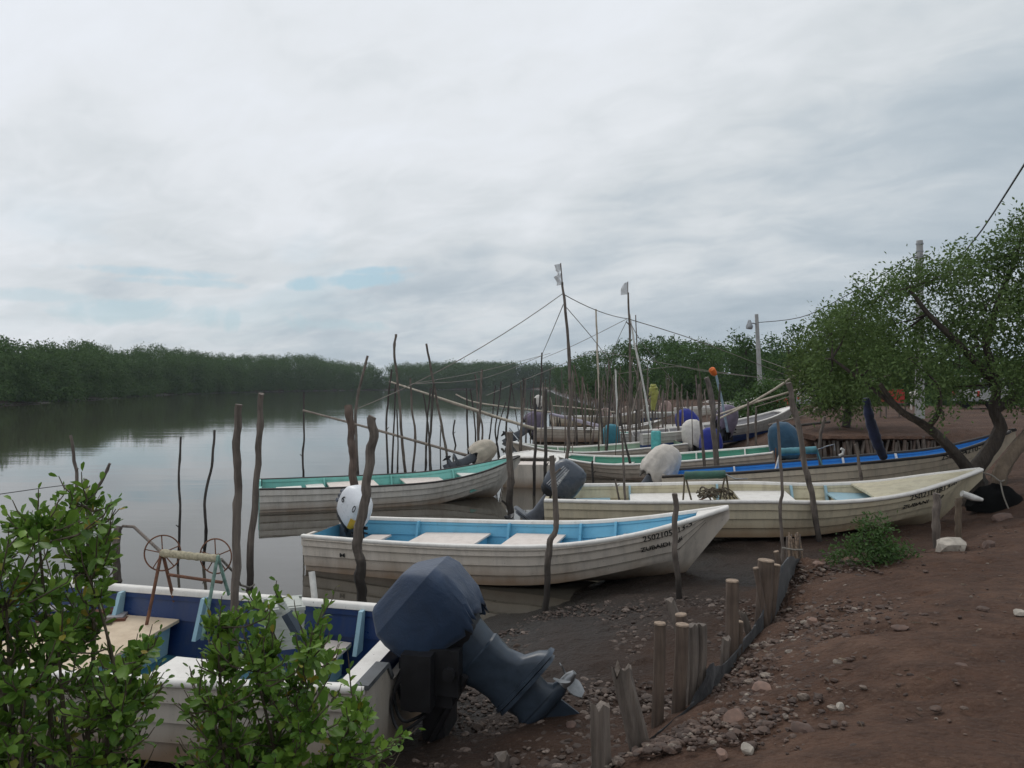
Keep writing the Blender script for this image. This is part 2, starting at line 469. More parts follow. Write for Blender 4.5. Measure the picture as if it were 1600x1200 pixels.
zz = math_n(nt, 'ADD', sep.outputs[2], math_n(nt, 'MULTIPLY', math_n(nt, 'SUBTRACT', n1.outputs[0], .5), .5))
fw = ramp(nt, zz, [(.16, (0, 0, 0)), (.95, (1, 1, 1))]).outputs[0]
fw2 = ramp(nt, zz, [(.06, (0, 0, 0)), (.46, (1, 1, 1))]).outputs[0]
soaked_shaded = mix(nt, fw2, (.009, .007, .005), wet)  # soaked mud; the band reaches higher to paint contact shade under hulls
L(nt, mix(nt, fw, soaked_shaded, dry), b.inputs['Base Color'])
L(nt, ramp(nt, zz, [(.02, (.20,) * 3), (.16, (.5,) * 3), (.42, (.88,) * 3)]).outputs[0], b.inputs['Roughness'])
b.inputs['Specular IOR Level'].default_value = .25
hh = math_n(nt, 'ADD', math_n(nt, 'MULTIPLY', n2.outputs[0], 1.0), math_n(nt, 'ADD', math_n(nt, 'MULTIPLY', n3.outputs[0], .35), math_n(nt, 'MULTIPLY', vor.outputs[0], -.35)))
bump(nt, b, hh, 1.0, .06)
M['earth'] = m
ground = np_mesh('ground', np.c_[xr_, yr_, Z], quads, m, smooth=True)
tag(ground, kind='structure')

# ------------------------------------------------------------------ river
m, nt, b = nodes('river')
geo = nt.nodes.new('ShaderNodeNewGeometry'); pos = geo.outputs['Position']
w1 = noise_tex(nt, .55, 3, .5, scaled(nt, pos, (.35, 1.3, 1))); w2 = noise_tex(nt, 3.4, 3, .55, scaled(nt, pos, (.5, 1.2, 1)), .3)
patch = noise_tex(nt, .05, 3, .5, scaled(nt, pos, (.6, 1.6, 1)))
gust = ramp(nt, patch.outputs[0], [(.46, (0, 0, 0)), (.62, (1, 1, 1))]).outputs[0]
h = math_n(nt, 'ADD', math_n(nt, 'MULTIPLY', w1.outputs[0], .5), math_n(nt, 'MULTIPLY', w2.outputs[0], math_n(nt, 'ADD', .035, math_n(nt, 'MULTIPLY', gust, .16))))
b.inputs['Base Color'].default_value = (.052, .046, .036, 1); b.inputs['Roughness'].default_value = .035; b.inputs['IOR'].default_value = 1.33
bump(nt, b, h, .12, .10)
wx = np.array([-3000, -400, -80, -20, 0, 20, 80, 400, 3000.]); wy = np.array([-60, 0, 8, 16, 30, 60, 150, 400, 1500, 5800.])
WX, WY = np.meshgrid(wx, wy); wi = np.arange(WX.size).reshape(WX.shape)
water = np_mesh('water', np.c_[WX.ravel(), WY.ravel(), np.zeros(WX.size)], np.stack([wi[:-1, :-1], wi[:-1, 1:], wi[1:, 1:], wi[1:, :-1]], -1).reshape(-1, 4), m)
tag(water, kind='structure')

# ------------------------------------------------------------------ gravel and stones
RNG = np.random.default_rng(5)


def ico():
    import bmesh
    bm = bmesh.new(); bmesh.ops.create_icosphere(bm, subdivisions=2, radius=1)
    V = np.array([v.co[:] for v in bm.verts]); Fa = np.array([[v.index for v in f.verts] for f in bm.faces]); bm.free()
    return V, Fa


IV, IF = ico()


def lumpy(seed, amp=.28):
    r = np.random.default_rng(seed); v = IV.copy()
    for _ in range(7):                                   # flat facets knocked off a ball
        d = r.normal(size=3); d /= np.linalg.norm(d); c = r.uniform(.55, .88)
        k = v @ d; v = np.where((k > c)[:, None], v - np.outer(k - c, d), v)
    return v * (1 + r.normal(0, amp * .12, (len(v), 1)))


STONES = [lumpy(i) for i in range(14)]


def m_stone(name, stops):
    m, nt, b = nodes(name)
    geo = nt.nodes.new('ShaderNodeNewGeometry')
    r = ramp(nt, geo.outputs['Random Per Island'], stops)
    n = noise_tex(nt, 30, 5, .65, geo.outputs['Position'])
    L(nt, mix(nt, ramp(nt, n.outputs[0], [(.35, (0, 0, 0)), (.7, (1, 1, 1))]).outputs[0], r.outputs[0], (.05, .034, .027)), b.inputs['Base Color'])
    b.inputs['Roughness'].default_value = .8; bump(nt, b, n.outputs[0], .5, .01)
    return m


M['stones'] = m_stone('stones', [(0, (.040, .022, .015)), (.35, (.078, .045, .032)), (.62, (.125, .077, .056)), (.86, (.18, .125, .095)), (.97, (.31, .26, .21))])
M['stones_wet'] = m_stone('stones_wet', [(0, (.024, .015, .010)), (.5, (.055, .034, .024)), (.8, (.10, .068, .050)), (.96, (.22, .17, .14))])


def scatter(name, pts, sizes, mat, label):
    V = []; Fs = []; n = 0
    for (x, y), s in zip(pts, sizes):
        st = STONES[RNG.integers(len(STONES))]
        a = RNG.uniform(0, 6.28); c, q = math.cos(a), math.sin(a)
        v = st * np.array([s, s * RNG.uniform(.55, .95), s * RNG.uniform(.35, .7)])
        v = np.c_[v[:, 0] * c - v[:, 1] * q, v[:, 0] * q + v[:, 1] * c, v[:, 2]]
        V.append(v + np.array([x, y, 0])); Fs.append(IF + n); n += len(v)
    zs = terrain(np.array(pts)[:, 0], np.array(pts)[:, 1])
    for v, z, s in zip(V, zs, sizes): v[:, 2] += z - s * .04
    return tag(np_mesh(name, np.concatenate(V), np.concatenate(Fs), mat, smooth=False), label, 'gravel', kind='stuff')


def in_strip(n, line, spread, side):
    line = np.array(line, float); k = RNG.uniform(0, len(line) - 1.001, n); i = k.astype(int); t = (k - i)[:, None]
    p = line[i] * (1 - t) + line[i + 1] * t
    d = np.abs(RNG.normal(0, spread, n)) * side
    return p + np.c_[d, d * -.55] + RNG.normal(0, .05, (n, 2))


STUBLINE = [(.50, 4.2), (.95, 4.85), (1.6, 5.8), (2.2, 6.9), (2.7, 7.9), (3.2, 9.0)]
pts = in_strip(3000, STUBLINE, .46, 1)
scatter('gravel', pts, np.clip(RNG.lognormal(-4.15, .50, len(pts)), .008, .05), M['stones'], 'pinkish grey gravel spilling down behind the row of wooden stubs')
pts = np.c_[RNG.uniform(-.7, 2.7, 6500), RNG.uniform(4.6, 10.2, 6500)]
pts = pts[(pts[:, 0] < np.interp(pts[:, 1], [4.2, 5.8, 6.9, 9, 10.2], [.4, 1.5, 2.1, 3.1, 3.5])) & (pts[:, 0] > np.interp(pts[:, 1], [4.6, 7, 9, 10, 10.5], [-.8, -.7, -.2, .4, 1.0]))]
scatter('pebbles', pts, np.clip(RNG.lognormal(-4.0, .52, len(pts)), .008, .055), M['stones_wet'], 'dark wet pebbles strewn over the mud foreshore')
pts = np.c_[RNG.uniform(1.2, 9.5, 1500), RNG.uniform(3.2, 11, 1500)]
pts = pts[pts[:, 0] > np.interp(pts[:, 1], [3.2, 5.8, 9, 11], [.9, 2.0, 3.6, 6.8])]
scatter('loose_gravel', pts, np.clip(RNG.lognormal(-4.65, .55, len(pts)), .005, .03), M['stones'], 'small loose chips of stone over the brown dirt bank')


def rock(px, py, w, h, mat, label, group=None, seed=0, name='rock'):
    c = on_ground(px, py + h * .35); s = w * c.y / F / 2
    v = lumpy(seed + 40) * np.array([s, s * .8, max(.3 * s, h * c.y / F * .62)])
    a = seed * 1.7; k = np.c_[v[:, 0] * math.cos(a * .2) - v[:, 1] * math.sin(a * .2), v[:, 0] * math.sin(a * .2) + v[:, 1] * math.cos(a * .2), v[:, 2]]
    o = np_mesh(name, k, IF, mat, smooth=True)
    o.data.set_sharp_from_angle(angle=R(28))
    o.location = c + Vector((0, 0, s * .05))
    return tag(o, label, 'rock', group)


M['rock_pale'] = m_plain('pale_rock', (.36, .32, .27), .85, var=.35, scale=12, bumps=.6)
M['rock_pink'] = m_plain('pinkish_rock', (.20, .125, .095), .85, var=.35, scale=14, bumps=.6)
M['rock_brown'] = m_plain('brown_rock', (.11, .07, .055), .9, var=.4, scale=14, bumps=.6)
rock(1487, 848, 64, 27, M['rock_pale'], 'large pale boulder lying beside the post under the cream bow', seed=1, name='boulder')
rock(1148, 1115, 44, 26, M['rock_pink'], 'rounded pinkish rock on the gravel beside the black sheeting', seed=2)
rock(1122, 1058, 42, 24, M['rock_brown'], 'brown flat rock just behind the black sheeting', seed=3)
rock(1168, 1166, 26, 17, M['rock_pale'], 'small buff stone below the rounded pinkish rock', seed=4)
rock(1128, 1175, 26, 16, M['rock_pink'], 'mauve grey cobble on the gravel near the lowest stub', seed=5)
rock(1193, 1072, 40, 22, M['rock_pink'], 'angular rock with pale top uphill of the pinkish rock', seed=6)
rock(1500, 1040, 30, 13, M['rock_brown'], 'flat brown stone alone in the middle of the dirt', seed=7)
rock(1407, 979, 28, 7, M['rock_brown'], 'thin flat stone at the edge of the bare dirt', seed=8)
rock(1592, 955, 24, 9, M['rock_pale'], 'pale flat stone at the dirt edge of the view', seed=9)
rock(1545, 848, 22, 14, M['rock_brown'], 'round brown stone next to the large pale boulder', seed=10)
rock(1570, 806, 44, 14, M['rock_brown'], 'low grey slab of stone below the tree roots', seed=11)
rock(1312, 1102, 20, 11, M['rock_pale'], 'whitish stone chip low on the dirt slope', seed=12)
rock(1278, 880, 24, 10, M['rock_pink'], 'pale topped rock at the corner of the bank near the twig bundle', seed=13)
rock(892, 1130, 24, 13, M['rock_brown'], 'cobble on the mud between motor and split stub', seed=14)
rock(938, 1040, 26, 15, M['rock_brown'], 'larger dark cobble on the mud uphill from the propeller', seed=15)
rock(1270, 968, 24, 13, M['rock_pink'], 'pinkish cobble at the top of the gravel spill', seed=16)
rock(1255, 1135, 40, 26, M['rock_brown'], 'dark clod of earth on the slope below the gravel', seed=17)

# ================================================================== SKY AND LIGHT
W = bpy.data.worlds.new('World'); S.world = W; W.use_nodes = True
nt = W.node_tree; bg = nt.nodes['Background']
SUN_EL, SUN_AZ = 52.0, 335.0          # azimuth clockwise from +Y
sky = nt.nodes.new('ShaderNodeTexSky'); sky.sky_type = 'NISHITA'; sky.sun_disc = False
sky.sun_elevation = R(SUN_EL); sky.sun_rotation = R(SUN_AZ); sky.air_density = 1.2; sky.dust_density = 1.5
tc = nt.nodes.new('ShaderNodeTexCoord'); gen = tc.outputs['Generated']
sp = nt.nodes.new('ShaderNodeSeparateXYZ'); L(nt, gen, sp.inputs[0])
zc = math_n(nt, 'ADD', math_n(nt, 'MAXIMUM', sp.outputs[2], 0.0), .24)
uv = nt.nodes.new('ShaderNodeCombineXYZ')
L(nt, math_n(nt, 'DIVIDE', sp.outputs[0], zc), uv.inputs[0]); L(nt, math_n(nt, 'DIVIDE', sp.outputs[1], zc), uv.inputs[1])
uvr = nt.nodes.new('ShaderNodeMapping'); uvr.inputs['Rotation'].default_value = (0, 0, R(32)); uvr.inputs['Location'].default_value = (3.3, 1.7, 0)
L(nt, uv.outputs[0], uvr.inputs[0]); uvv = uvr.outputs[0]
c1 = noise_tex(nt, .80, 6, .54, scaled(nt, uvv, (.75, 1.25, 1)), .35)
c2 = noise_tex(nt, 2.3, 4, .5, scaled(nt, uvv, (.85, 1.1, 1)), .5)
c3 = noise_tex(nt, 6.5, 4, .6, scaled(nt, uvv, (.8, 1.2, 1)), .8)
cc = math_n(nt, 'ADD', math_n(nt, 'MULTIPLY', c1.outputs[0], .58), math_n(nt, 'ADD', math_n(nt, 'MULTIPLY', c2.outputs[0], .36), math_n(nt, 'MULTIPLY', c3.outputs[0], .16)))
# broad brightening of the overcast: lighter up and towards -x, greyer towards +x and the horizon
az = math_n(nt, 'MULTIPLY', sp.outputs[0], -.20)
el = math_n(nt, 'MULTIPLY', math_n(nt, 'MINIMUM', math_n(nt, 'SUBTRACT', sp.outputs[2], .07), .5), .40)
t = math_n(nt, 'ADD', math_n(nt, 'SUBTRACT', cc, .05), math_n(nt, 'ADD', az, el))
K = 10.0
stops = [(.34, (.40, .475, .54)), (.46, (.51, .575, .63)), (.555, (.655, .70, .735)), (.67, (.775, .81, .85)), (.86, (.86, .90, .97))]
cr = ramp(nt, t, stops)
cloud = mix(nt, 1.0, cr.outputs[0], (K, K, K), 'MULTIPLY')
# thin gaps of blue low in the sky
g1 = noise_tex(nt, 1.05, 5, .55, scaled(nt, uvv, (.7, 1.5, 1)), .5)
gap = ramp(nt, g1.outputs[0], [(.50, (0, 0, 0)), (.62, (1, 1, 1))]).outputs[0]
low = math_n(nt, 'MULTIPLY', ramp(nt, sp.outputs[2], [(.03, (.35,) * 3), (.10, (1,) * 3), (.17, (.8,) * 3), (.24, (0,) * 3)]).outputs[0], ramp(nt, sp.outputs[0], [(.0, (1,) * 3), (.12, (0,) * 3)]).outputs[0])
gapm = math_n(nt, 'MULTIPLY', math_n(nt, 'MULTIPLY', gap, low), .30)
yy_ = math_n(nt, 'MAXIMUM', sp.outputs[1], .02)
sa, sb = math_n(nt, 'DIVIDE', sp.outputs[0], yy_), math_n(nt, 'DIVIDE', sp.outputs[2], yy_)
gw = noise_tex(nt, 13, 5, .62, gen, 1.0)
for ca, cb, ra, rb, am in ((-.215, .134, .095, .011, .72), (-.175, .148, .045, .007, .7), (-.50, .148, .12, .008, .6), (-.43, .132, .12, .006, .5), (-.42, .088, .20, .020, .60), (-.24, .078, .09, .010, .45), (-.62, .115, .08, .010, .4)):
    e1 = math_n(nt, 'DIVIDE', math_n(nt, 'SUBTRACT', sa, ca), ra)
    sl = math_n(nt, 'ADD', cb, math_n(nt, 'MULTIPLY', math_n(nt, 'SUBTRACT', sa, ca), .08 if am > .65 else -.06))
    e2 = math_n(nt, 'DIVIDE', math_n(nt, 'SUBTRACT', sb, sl), rb)
    rr_ = math_n(nt, 'ADD', math_n(nt, 'MULTIPLY', e1, e1), math_n(nt, 'MULTIPLY', e2, e2))
    rr_ = math_n(nt, 'ADD', rr_, math_n(nt, 'MULTIPLY', math_n(nt, 'SUBTRACT', gw.outputs[0], .5), 4.5))
    gapm = math_n(nt, 'MAXIMUM', gapm, math_n(nt, 'MULTIPLY', math_n(nt, 'MULTIPLY', math_n(nt, 'SUBTRACT', 1.0, rr_, True), 1.15 if am > .65 else .9, True), min(1, am * 1.2)))
skyc = mix(nt, 1.0, sky.outputs[0], (1.0, 1.0, 1.0), 'MULTIPLY')
blue = mix(nt, .75, skyc, (3.5, 5.5, 6.8))
L(nt, mix(nt, gapm, cloud, blue), bg.inputs[0])
bg.inputs[1].default_value = .1

sun = bpy.data.lights.new('sun', 'SUN'); sun.energy = .8; sun.angle = R(25); sun.color = (1, .95, .88)
so = bpy.data.objects.new('sun', sun); COL.objects.link(so)
a, e = R(SUN_AZ), R(SUN_EL)
dv = Vector((math.sin(a) * math.cos(e), math.cos(a) * math.cos(e), math.sin(e)))
so.rotation_euler = dv.to_track_quat('Z', 'Y').to_euler()

cam = bpy.data.cameras.new('camera'); cam.sensor_fit = 'HORIZONTAL'; cam.sensor_width = 36; cam.lens = 36 * F / 1600
cam.clip_start = .05; cam.clip_end = 9000
co = bpy.data.objects.new('camera', cam); COL.objects.link(co)
co.location = (0, 0, CH); co.rotation_euler = (R(90), 0, 0)
S.camera = co
S.view_settings.view_transform = 'Standard'; S.view_settings.look = 'None'; S.view_settings.gamma = 1; S.view_settings.exposure = 0
S.render.engine = 'CYCLES'
S.cycles.use_denoising = True
S.cycles.max_bounces = 6; S.cycles.diffuse_bounces = 3; S.cycles.glossy_bounces = 3; S.cycles.transmission_bounces = 3; S.cycles.transparent_max_bounces = 4
# ================================================================== LEAVES
LEAF_NEAR = (np.array([(0, 0, 0), (.5, 0, -.05), (1, 0, .03), (.38, .34, .07), (.78, .40, .08), (.38, -.34, .07), (.78, -.40, .08)]),
             np.array([(0, 1, 3), (1, 4, 3), (1, 2, 4), (0, 5, 1), (1, 5, 6), (1, 6, 2)]))
LEAF_CURL = (np.array([(0, 0, 0), (.5, 0, -.02), (.97, .04, -.20), (.36, .36, .02), (.74, .38, -.05), (.40, -.30, .12), (.80, -.36, .02)]), LEAF_NEAR[1])
LEAF_CUP = (np.array([(0, 0, 0), (.5, .02, -.09), (1, -.03, .10), (.38, .30, .14), (.80, .34, .17), (.36, -.32, .10), (.74, -.38, .15)]), LEAF_NEAR[1])
LEAF_FAR = (np.array([(0, 0, 0), (.55, .5, .06), (1, 0, 0), (.55, -.5, .06)]), np.array([(0, 3, 2, 1)]))


def norm(a): return a / (np.linalg.norm(a, axis=1, keepdims=True) + 1e-9)


def leaf_mesh(C, D, Nn, ln, wd, tmpl):
    """C base points, D long axes, Nn rough normals; ln, wd arrays."""
    D = norm(D); B_ = norm(np.cross(Nn, D)); Nn = np.cross(D, B_)
    T, Ff = tmpl
    V = C[:, None] + D[:, None] * (T[None, :, 0, None] * ln[:, None, None]) + B_[:, None] * (T[None, :, 1, None] * wd[:, None, None]) + Nn[:, None] * (T[None, :, 2, None] * ln[:, None, None])
    k = len(T)
    Fa = (Ff[None] + (np.arange(len(C)) * k)[:, None, None]).reshape(-1, Ff.shape[1])
    return V.reshape(-1, 3), Fa


def crown(blobs, n, size, rng, tmpl=LEAF_FAR, shell=.45, up=.35, asp=.55, spray=9, spread=1.0):
    """Leaves spread through a set of blobs ((x,y,z), (rx,ry,rz)), in small sprays with gaps between them."""
    c = np.array([b[0] for b in blobs], float); r = np.array([b[1] for b in blobs], float)
    w = r.prod(1) ** (2 / 3); w /= w.sum()
    ns = max(1, n // spray)
    bi = rng.choice(len(blobs), ns, p=w)
    u = norm(rng.normal(size=(ns, 3))); rad = rng.uniform(shell ** 3, 1, ns) ** (1 / 3) * rng.uniform(.9, 1.12, ns)
    sc = c[bi] + u * rad[:, None] * r[bi]
    k = rng.integers(0, ns, n)
    out = u[k]
    C = sc[k] + rng.normal(0, size * spread, (n, 3))
    D = out * .8 + rng.normal(0, .7, (n, 3)) + np.array([0, 0, -.15])
    Nn = out * .5 + rng.normal(0, .6, (n, 3)) + np.array([0, 0, up])
    ln = size * rng.uniform(.7, 1.3, n)
    return leaf_mesh(C, D, Nn, ln, ln * asp, tmpl)


M['leaf_far'] = m_leaf('mangrove_leaves_far', [(.040, .080, .030), (.054, .100, .036), (.070, .122, .043), (.088, .142, .050)], .15, .85, cl=.13, spec=.06)
M['leaf_right'] = m_leaf('mangrove_leaves_bank', [(.036, .074, .026), (.050, .096, .032), (.066, .120, .040), (.086, .145, .050)], .15, .85, cl=.16, spec=.06)
M['leaf_tree'] = m_leaf('tree_leaves', [(.062, .104, .036), (.088, .140, .048), (.118, .178, .062), (.155, .22, .085)], .30, .75, cl=.9, spec=.06)
M['leaf_olive'] = m_leaf('feathery_leaves', [(.070, .112, .034), (.098, .148, .046), (.135, .185, .064)], .28, .7, cl=.7, spec=.1)
M['leaf_bush'] = m_leaf('bush_leaves', [(.044, .112, .016), (.076, .175, .024), (.12, .235, .034), (.20, .33, .050)], .34, .42, odd=(.34, .24, .03), cl=5)
M['leaf_shrub'] = m_leaf('shrub_leaves', [(.030, .070, .018), (.055, .115, .028), (.085, .155, .045)], .25, .5, cl=3)
M['stem'] = m_wood('stem', (.07, .055, .035), (.15, .12, .08))
M['stem_green'] = m_plain('green_stem', (.10, .13, .05), .6)

# ------------------------------------------------------------------ far mangroves: one mass
rng = np.random.default_rng(11)


def forest(name, label, rows, mat, n_leaf, size):
    Vs = []; Fs = []; nv = 0
    for (x, y, z0, h, rw) in rows:
        bl = []
        for _ in range(7):
            a = rng.uniform(0, 6.28); q = rng.uniform(.1, .8) * rw
            hz = rng.uniform(.28, .86) * h
            s = rng.uniform(.30, .52) * rw * (1.15 - .45 * hz / h)
            bl.append(((x + q * math.cos(a), y + q * math.sin(a), z0 + hz), (s, s, s * .75)))
        for _ in range(3):                               # low skirt hanging to the water
            a = rng.uniform(0, 6.28); bl.append(((x + rw * .7 * math.cos(a), y + rw * .7 * math.sin(a), z0 + h * .17), (rw * .45, rw * .45, h * .17)))
        bl.append(((x + rng.uniform(-.3, .3) * rw, y, z0 + h * .90), (rw * .48, rw * .48, h * .10)))
        V, Fa = crown(bl, n_leaf, size * rng.uniform(.9, 1.15), rng, shell=.72)
        Vs.append(V); Fs.append(Fa + nv); nv += len(V)
    o = np_mesh(name, np.concatenate(Vs), np.concatenate(Fs), mat)
    return tag(o, label, 'mangroves', kind='stuff')


rows = []
line = FAR_L[2:].copy()
seg = np.linalg.norm(np.diff(line[:, ::-1], axis=0), axis=1); cum = np.r_[0, np.cumsum(seg)]
PX = np.array([-40, 60, 130, 200, 260, 320, 400, 470, 540, 620, 700, 780, 860, 900]); TOP = np.array([520, 537, 537, 545, 541, 553, 556, 552, 567, 568, 566, 566, 570, 574])
for s in np.arange(-60, cum[-1] + 20, 3.4):
    x = np.interp(s, cum, line[:, 1]); y = np.interp(s, cum, line[:, 0]) + min(s, 0)
    if s < 0: x = -74
    for k in range(3 if s < 150 else 5):
        dx = -2.0 - k * 6.5 + rng.uniform(-2, 2); dy = (k * 3.0 + rng.uniform(-2, 2)) if s > 0 else rng.uniform(-2, 2)
        xx, yy = x + dx * (1 if s < 280 else .4), y + dy + (k * 5 if s > 230 else 0)
        px = 800 + xx / yy * F
        if px < -260: continue
        top = CH + (600 - np.interp(px, PX, TOP)) / F * yy
        h = (top - .2) * (rng.uniform(.82, 1.04) if k else rng.uniform(.66, .92))
        rows.append((xx, yy, .2, h, rng.uniform(2.9, 4.2)))
drows = []
for x in np.arange(-40, 70, 3.2):
    yy = 468 + rng.uniform(-6, 6); drows.append((x, yy, .6, CH + (600 - np.interp(800 + x / yy * F, PX, TOP)) / F * yy - rng.uniform(.5, 2.5), rng.uniform(4.5, 6)))
forest('distant_mangroves', 'low mangrove wood closing the river at its far bend', drows, M['leaf_far'], 2600, .95)
forest('far_mangroves', 'dark green mangrove wood along the far bank of the river', rows, M['leaf_far'], 2100, .42)

rows = []
PXR = np.array([840, 865, 890, 915, 950, 985, 1020, 1060, 1100, 1160, 1200, 1260, 1300, 1420, 1600, 1700]); TOPR = np.array([578, 575, 566, 553, 540, 531, 527, 528, 533, 542, 548, 546, 552, 556, 556, 556])
for y, x0, x1, st in ((300, 16, 30, 4), (220, 13.5, 60, 4), (165, 12.5, 60, 4), (125, 12, 55, 3.6), (100, 15, 52, 3.4), (84, 17.5, 60, 3.2), (72, 21, 60, 3.2), (64, 26, 62, 3.2)):
    for x in np.arange(x0, x1, st):
        xx, yy = x + rng.uniform(-1, 1), y + rng.uniform(-4, 4)
        px = 800 + xx / yy * F
        top = CH + (600 - np.interp(px, PXR, TOPR)) / F * yy
        h = (top - 1.0) * rng.uniform(.92, 1.04)
        if y > 130: h = min(h, 14)
        rows.append((xx, yy, .8, max(3, h), rng.uniform(2.2, 3.3)))
forest('bank_mangroves', 'green mangrove wood rising behind the moored boats', rows, M['leaf_right'], 2300, .34)


# ------------------------------------------------------------------ single trees
def limb(mb, pts, r0, r1, n=9, seed=0):
    """A bent, tapering limb through the points, smoothed."""
    pts = [Vector(p) for p in pts]; out = []
    for i in range(len(pts) - 1):
        p0 = pts[max(0, i - 1)]; p1 = pts[i]; p2 = pts[i + 1]; p3 = pts[min(len(pts) - 1, i + 2)]
        for k in range(5):
            t = k / 5
            out.append(.5 * ((2 * p1) + (-p0 + p2) * t + (2 * p0 - 5 * p1 + 4 * p2 - p3) * t * t + (-p0 + 3 * p1 - 3 * p2 + p3) * t ** 3))
    out.append(pts[-1])
    m = len(out) - 1
    mb.tube(out, [r0 + (r1 - r0) * (i / m) for i in range(m + 1)], n, .10, seed)


def tree(name, label, base, limbs, blobs, n, size, leaf, bark, seed, group=None, cat='tree', shell=.35, asp=.5, twig_r=.012, tmpl=LEAF_FAR, spray=9, spread=1.0):
    """limbs: [(points, r0, r1)] in world space; twigs run from limb ends into every blob."""
    root = empty(name, base); tag(root, label, cat, group)
    rg = np.random.default_rng(seed)
    mb = MB()
    ends = []
    for i, (pts, r0, r1) in enumerate(limbs):
        limb(mb, local(root, pts), r0, r1, seed=seed + i); ends += [Vector(p) for p in pts[1:]]
    for i, (c, r) in enumerate(blobs):
        c = Vector(c); e = min(ends, key=lambda q: (q - c).length)
        mid = (e + c) / 2 + Vector(rg.normal(0, .12, 3)) * (c - e).length * .5
        mb.tube(local(root, [e, mid, c]), [twig_r * 2, twig_r * 1.4, twig_r * .7], 5)
        for k in range(4):
            q = c + Vector(norm(rg.normal(size=(1, 3)))[0] * np.array(r) * .8)
            mb.tube(local(root, [c, (c + q) / 2 + Vector(rg.normal(0, .05, 3)), q]), [twig_r * .7, twig_r * .5, twig_r * .25], 4)
    mb.build('trunk', bark, root)
    V, Fa = crown([(np.array(local(root, [c])[0]), r) for c, r in blobs], n, size, rg, tmpl, shell=shell, asp=asp, spray=spray, spread=spread)
    np_mesh('crown', V, Fa, leaf, root)
    return root


# the bank tree over the bows
rg = np.random.default_rng(3)
D0 = 14.6
base = P(1527, 792, D0); base.z = tz(base.x, base.y) - .1
fork = P(1518, 742, D0)
limbs = [
    ([base, P(1524, 765, D0), fork], .28, .22),
    ([fork, P(1490, 706, D0 - .1), P(1450, 668, D0 - .3), P(1405, 640, D0 - .5), P(1375, 600, D0 - .7)], .12, .04),
    ([fork, P(1548, 700, D0 + .1), P(1563, 668, D0 + .2), P(1553, 640, D0 + .2), P(1556, 600, D0 + .2), P(1540, 540, D0)], .15, .06),
    ([P(1553, 640, D0 + .2), P(1580, 622, D0 + .3), P(1610, 600, D0 + .4), P(1640, 560, D0 + .4)], .11, .06),
    ([P(1556, 600, D0 + .2), P(1500, 540, D0 - .2), P(1450, 490, D0 - .2), P(1420, 450, D0)], .08, .03),
    ([P(1540, 540, D0), P(1560, 470, D0), P(1590, 400, D0 + .2)], .07, .03),
    ([P(1450, 668, D0 - .3), P(1468, 640, D0 - .6), P(1466, 600, D0 - .8)], .06, .03),
    ([P(1405, 640, D0 - .5), P(1340, 590, D0 - .3), P(1300, 560, D0 - .2)], .05, .02),
]
blobs = []
for px, py, r, dd in ((1330, 500, .42, 0), (1375, 462, .42, -.4), (1425, 440, .45, .2), (1350, 545, .45, .3), (1300, 520, .30, 0), (1480, 425, .50, -.2), (1530, 410, .55, .3), (1590, 390, .55, 0), (1598, 350, .30, .2), (1640, 380, .7, 0),
                      (1400, 505, .45, .5), (1420, 560, .5, -.6), (1480, 500, .6, .6), (1540, 480, .6, -.5), (1600, 470, .6, .4), (1660, 470, .8, 0), (1360, 575, .42, -.5), (1440, 600, .34, -.7), (1500, 570, .5, -.4), (1560, 560, .5, .6), (1610, 560, .6, -.2),
                      (1330, 592, .40, .2), (1480, 605, .32, .5), (1620, 620, .4, .3), (1680, 560, .8, .5), (1580, 600, .30, -.6), (1290, 560, .28, .1), (1475, 648, .16, -.8), (1520, 610, .34, .9), (1455, 540, .45, 1.0), (1390, 550, .4, 1.0), (1290, 600, .24, .2), (1520, 520, .5, 1.2)):
    blobs.append((P(px, py, D0 + dd), (r * 1.15, r * 1.2, r * .85)))
tree('mangrove_tree', 'spreading mangrove tree with forked dark trunk standing behind the cream bow', base, limbs, blobs, 43000, .074, M['leaf_tree'], M['trunk'], 21, shell=.25, spray=30, spread=1.55)
# the pale leaning trunk that the bow rope is tied to
b2 = P(1572, 812, 14.0); b2.z = tz(b2.x, b2.y) - .1
root = empty('leaning_trunk', b2); tag(root, 'pale bare trunk leaning out of the bank with the bow rope round it', 'tree')
mb = MB(); limb(mb, local(root, [b2, P(1560, 770, 14.0), P(1563, 740, 14.0), P(1585, 705, 14.1), P(1625, 655, 14.3), P(1700, 560, 14.6)]), .15, .10); mb.build('trunk', M['trunk_pale'], root)
mb = MB()
for k, (px, py) in enumerate(((1548, 826), (1590, 828), (1610, 815))): limb(mb, local(root, [P(1565, 790, 14.0), P((1565 + px) / 2, (790 + py) / 2 - 4, 13.9), P(px, py, 13.6)]), .07, .03, seed=k)
mb.build('roots', M['trunk'], root)

# feathery tree on the bank top, and small trees on the skyline
c = P(1322, 560, 27.5); c.z = tz(c.x, c.y)
bl = [(P(px, py, 27.5 + dd), (r, r, r * .9)) for px, py, r, dd in ((1270, 560, .9, 0), (1300, 520, 1.0, .5), (1345, 510, 1.1, -.4), (1290, 600, .9, -.6), (1330, 570, 1.2, -.6), (1362, 545, .8, .4), (1320, 620, .8, -.8), (1262, 590, .6, .2), (1360, 610, .8, 0), (1285, 632, .45, -.6))]
tree('feathery_tree', 'feathery olive green tree on the bank top beside the parked truck', c, [([c, c + Vector((.1, 0, 1.2)), c + Vector((-.2, 0, 2.6))], .16, .08), ([c + Vector((.1, 0, 1.2)), c + Vector((1.0, .2, 2.4))], .09, .04), ([c + Vector((.1, 0, 1.0)), c + Vector((-1.0, -.2, 2.0))], .08, .03)], bl, 15000, .17, M['leaf_olive'], M['trunk'], 33, shell=.2, asp=.3)
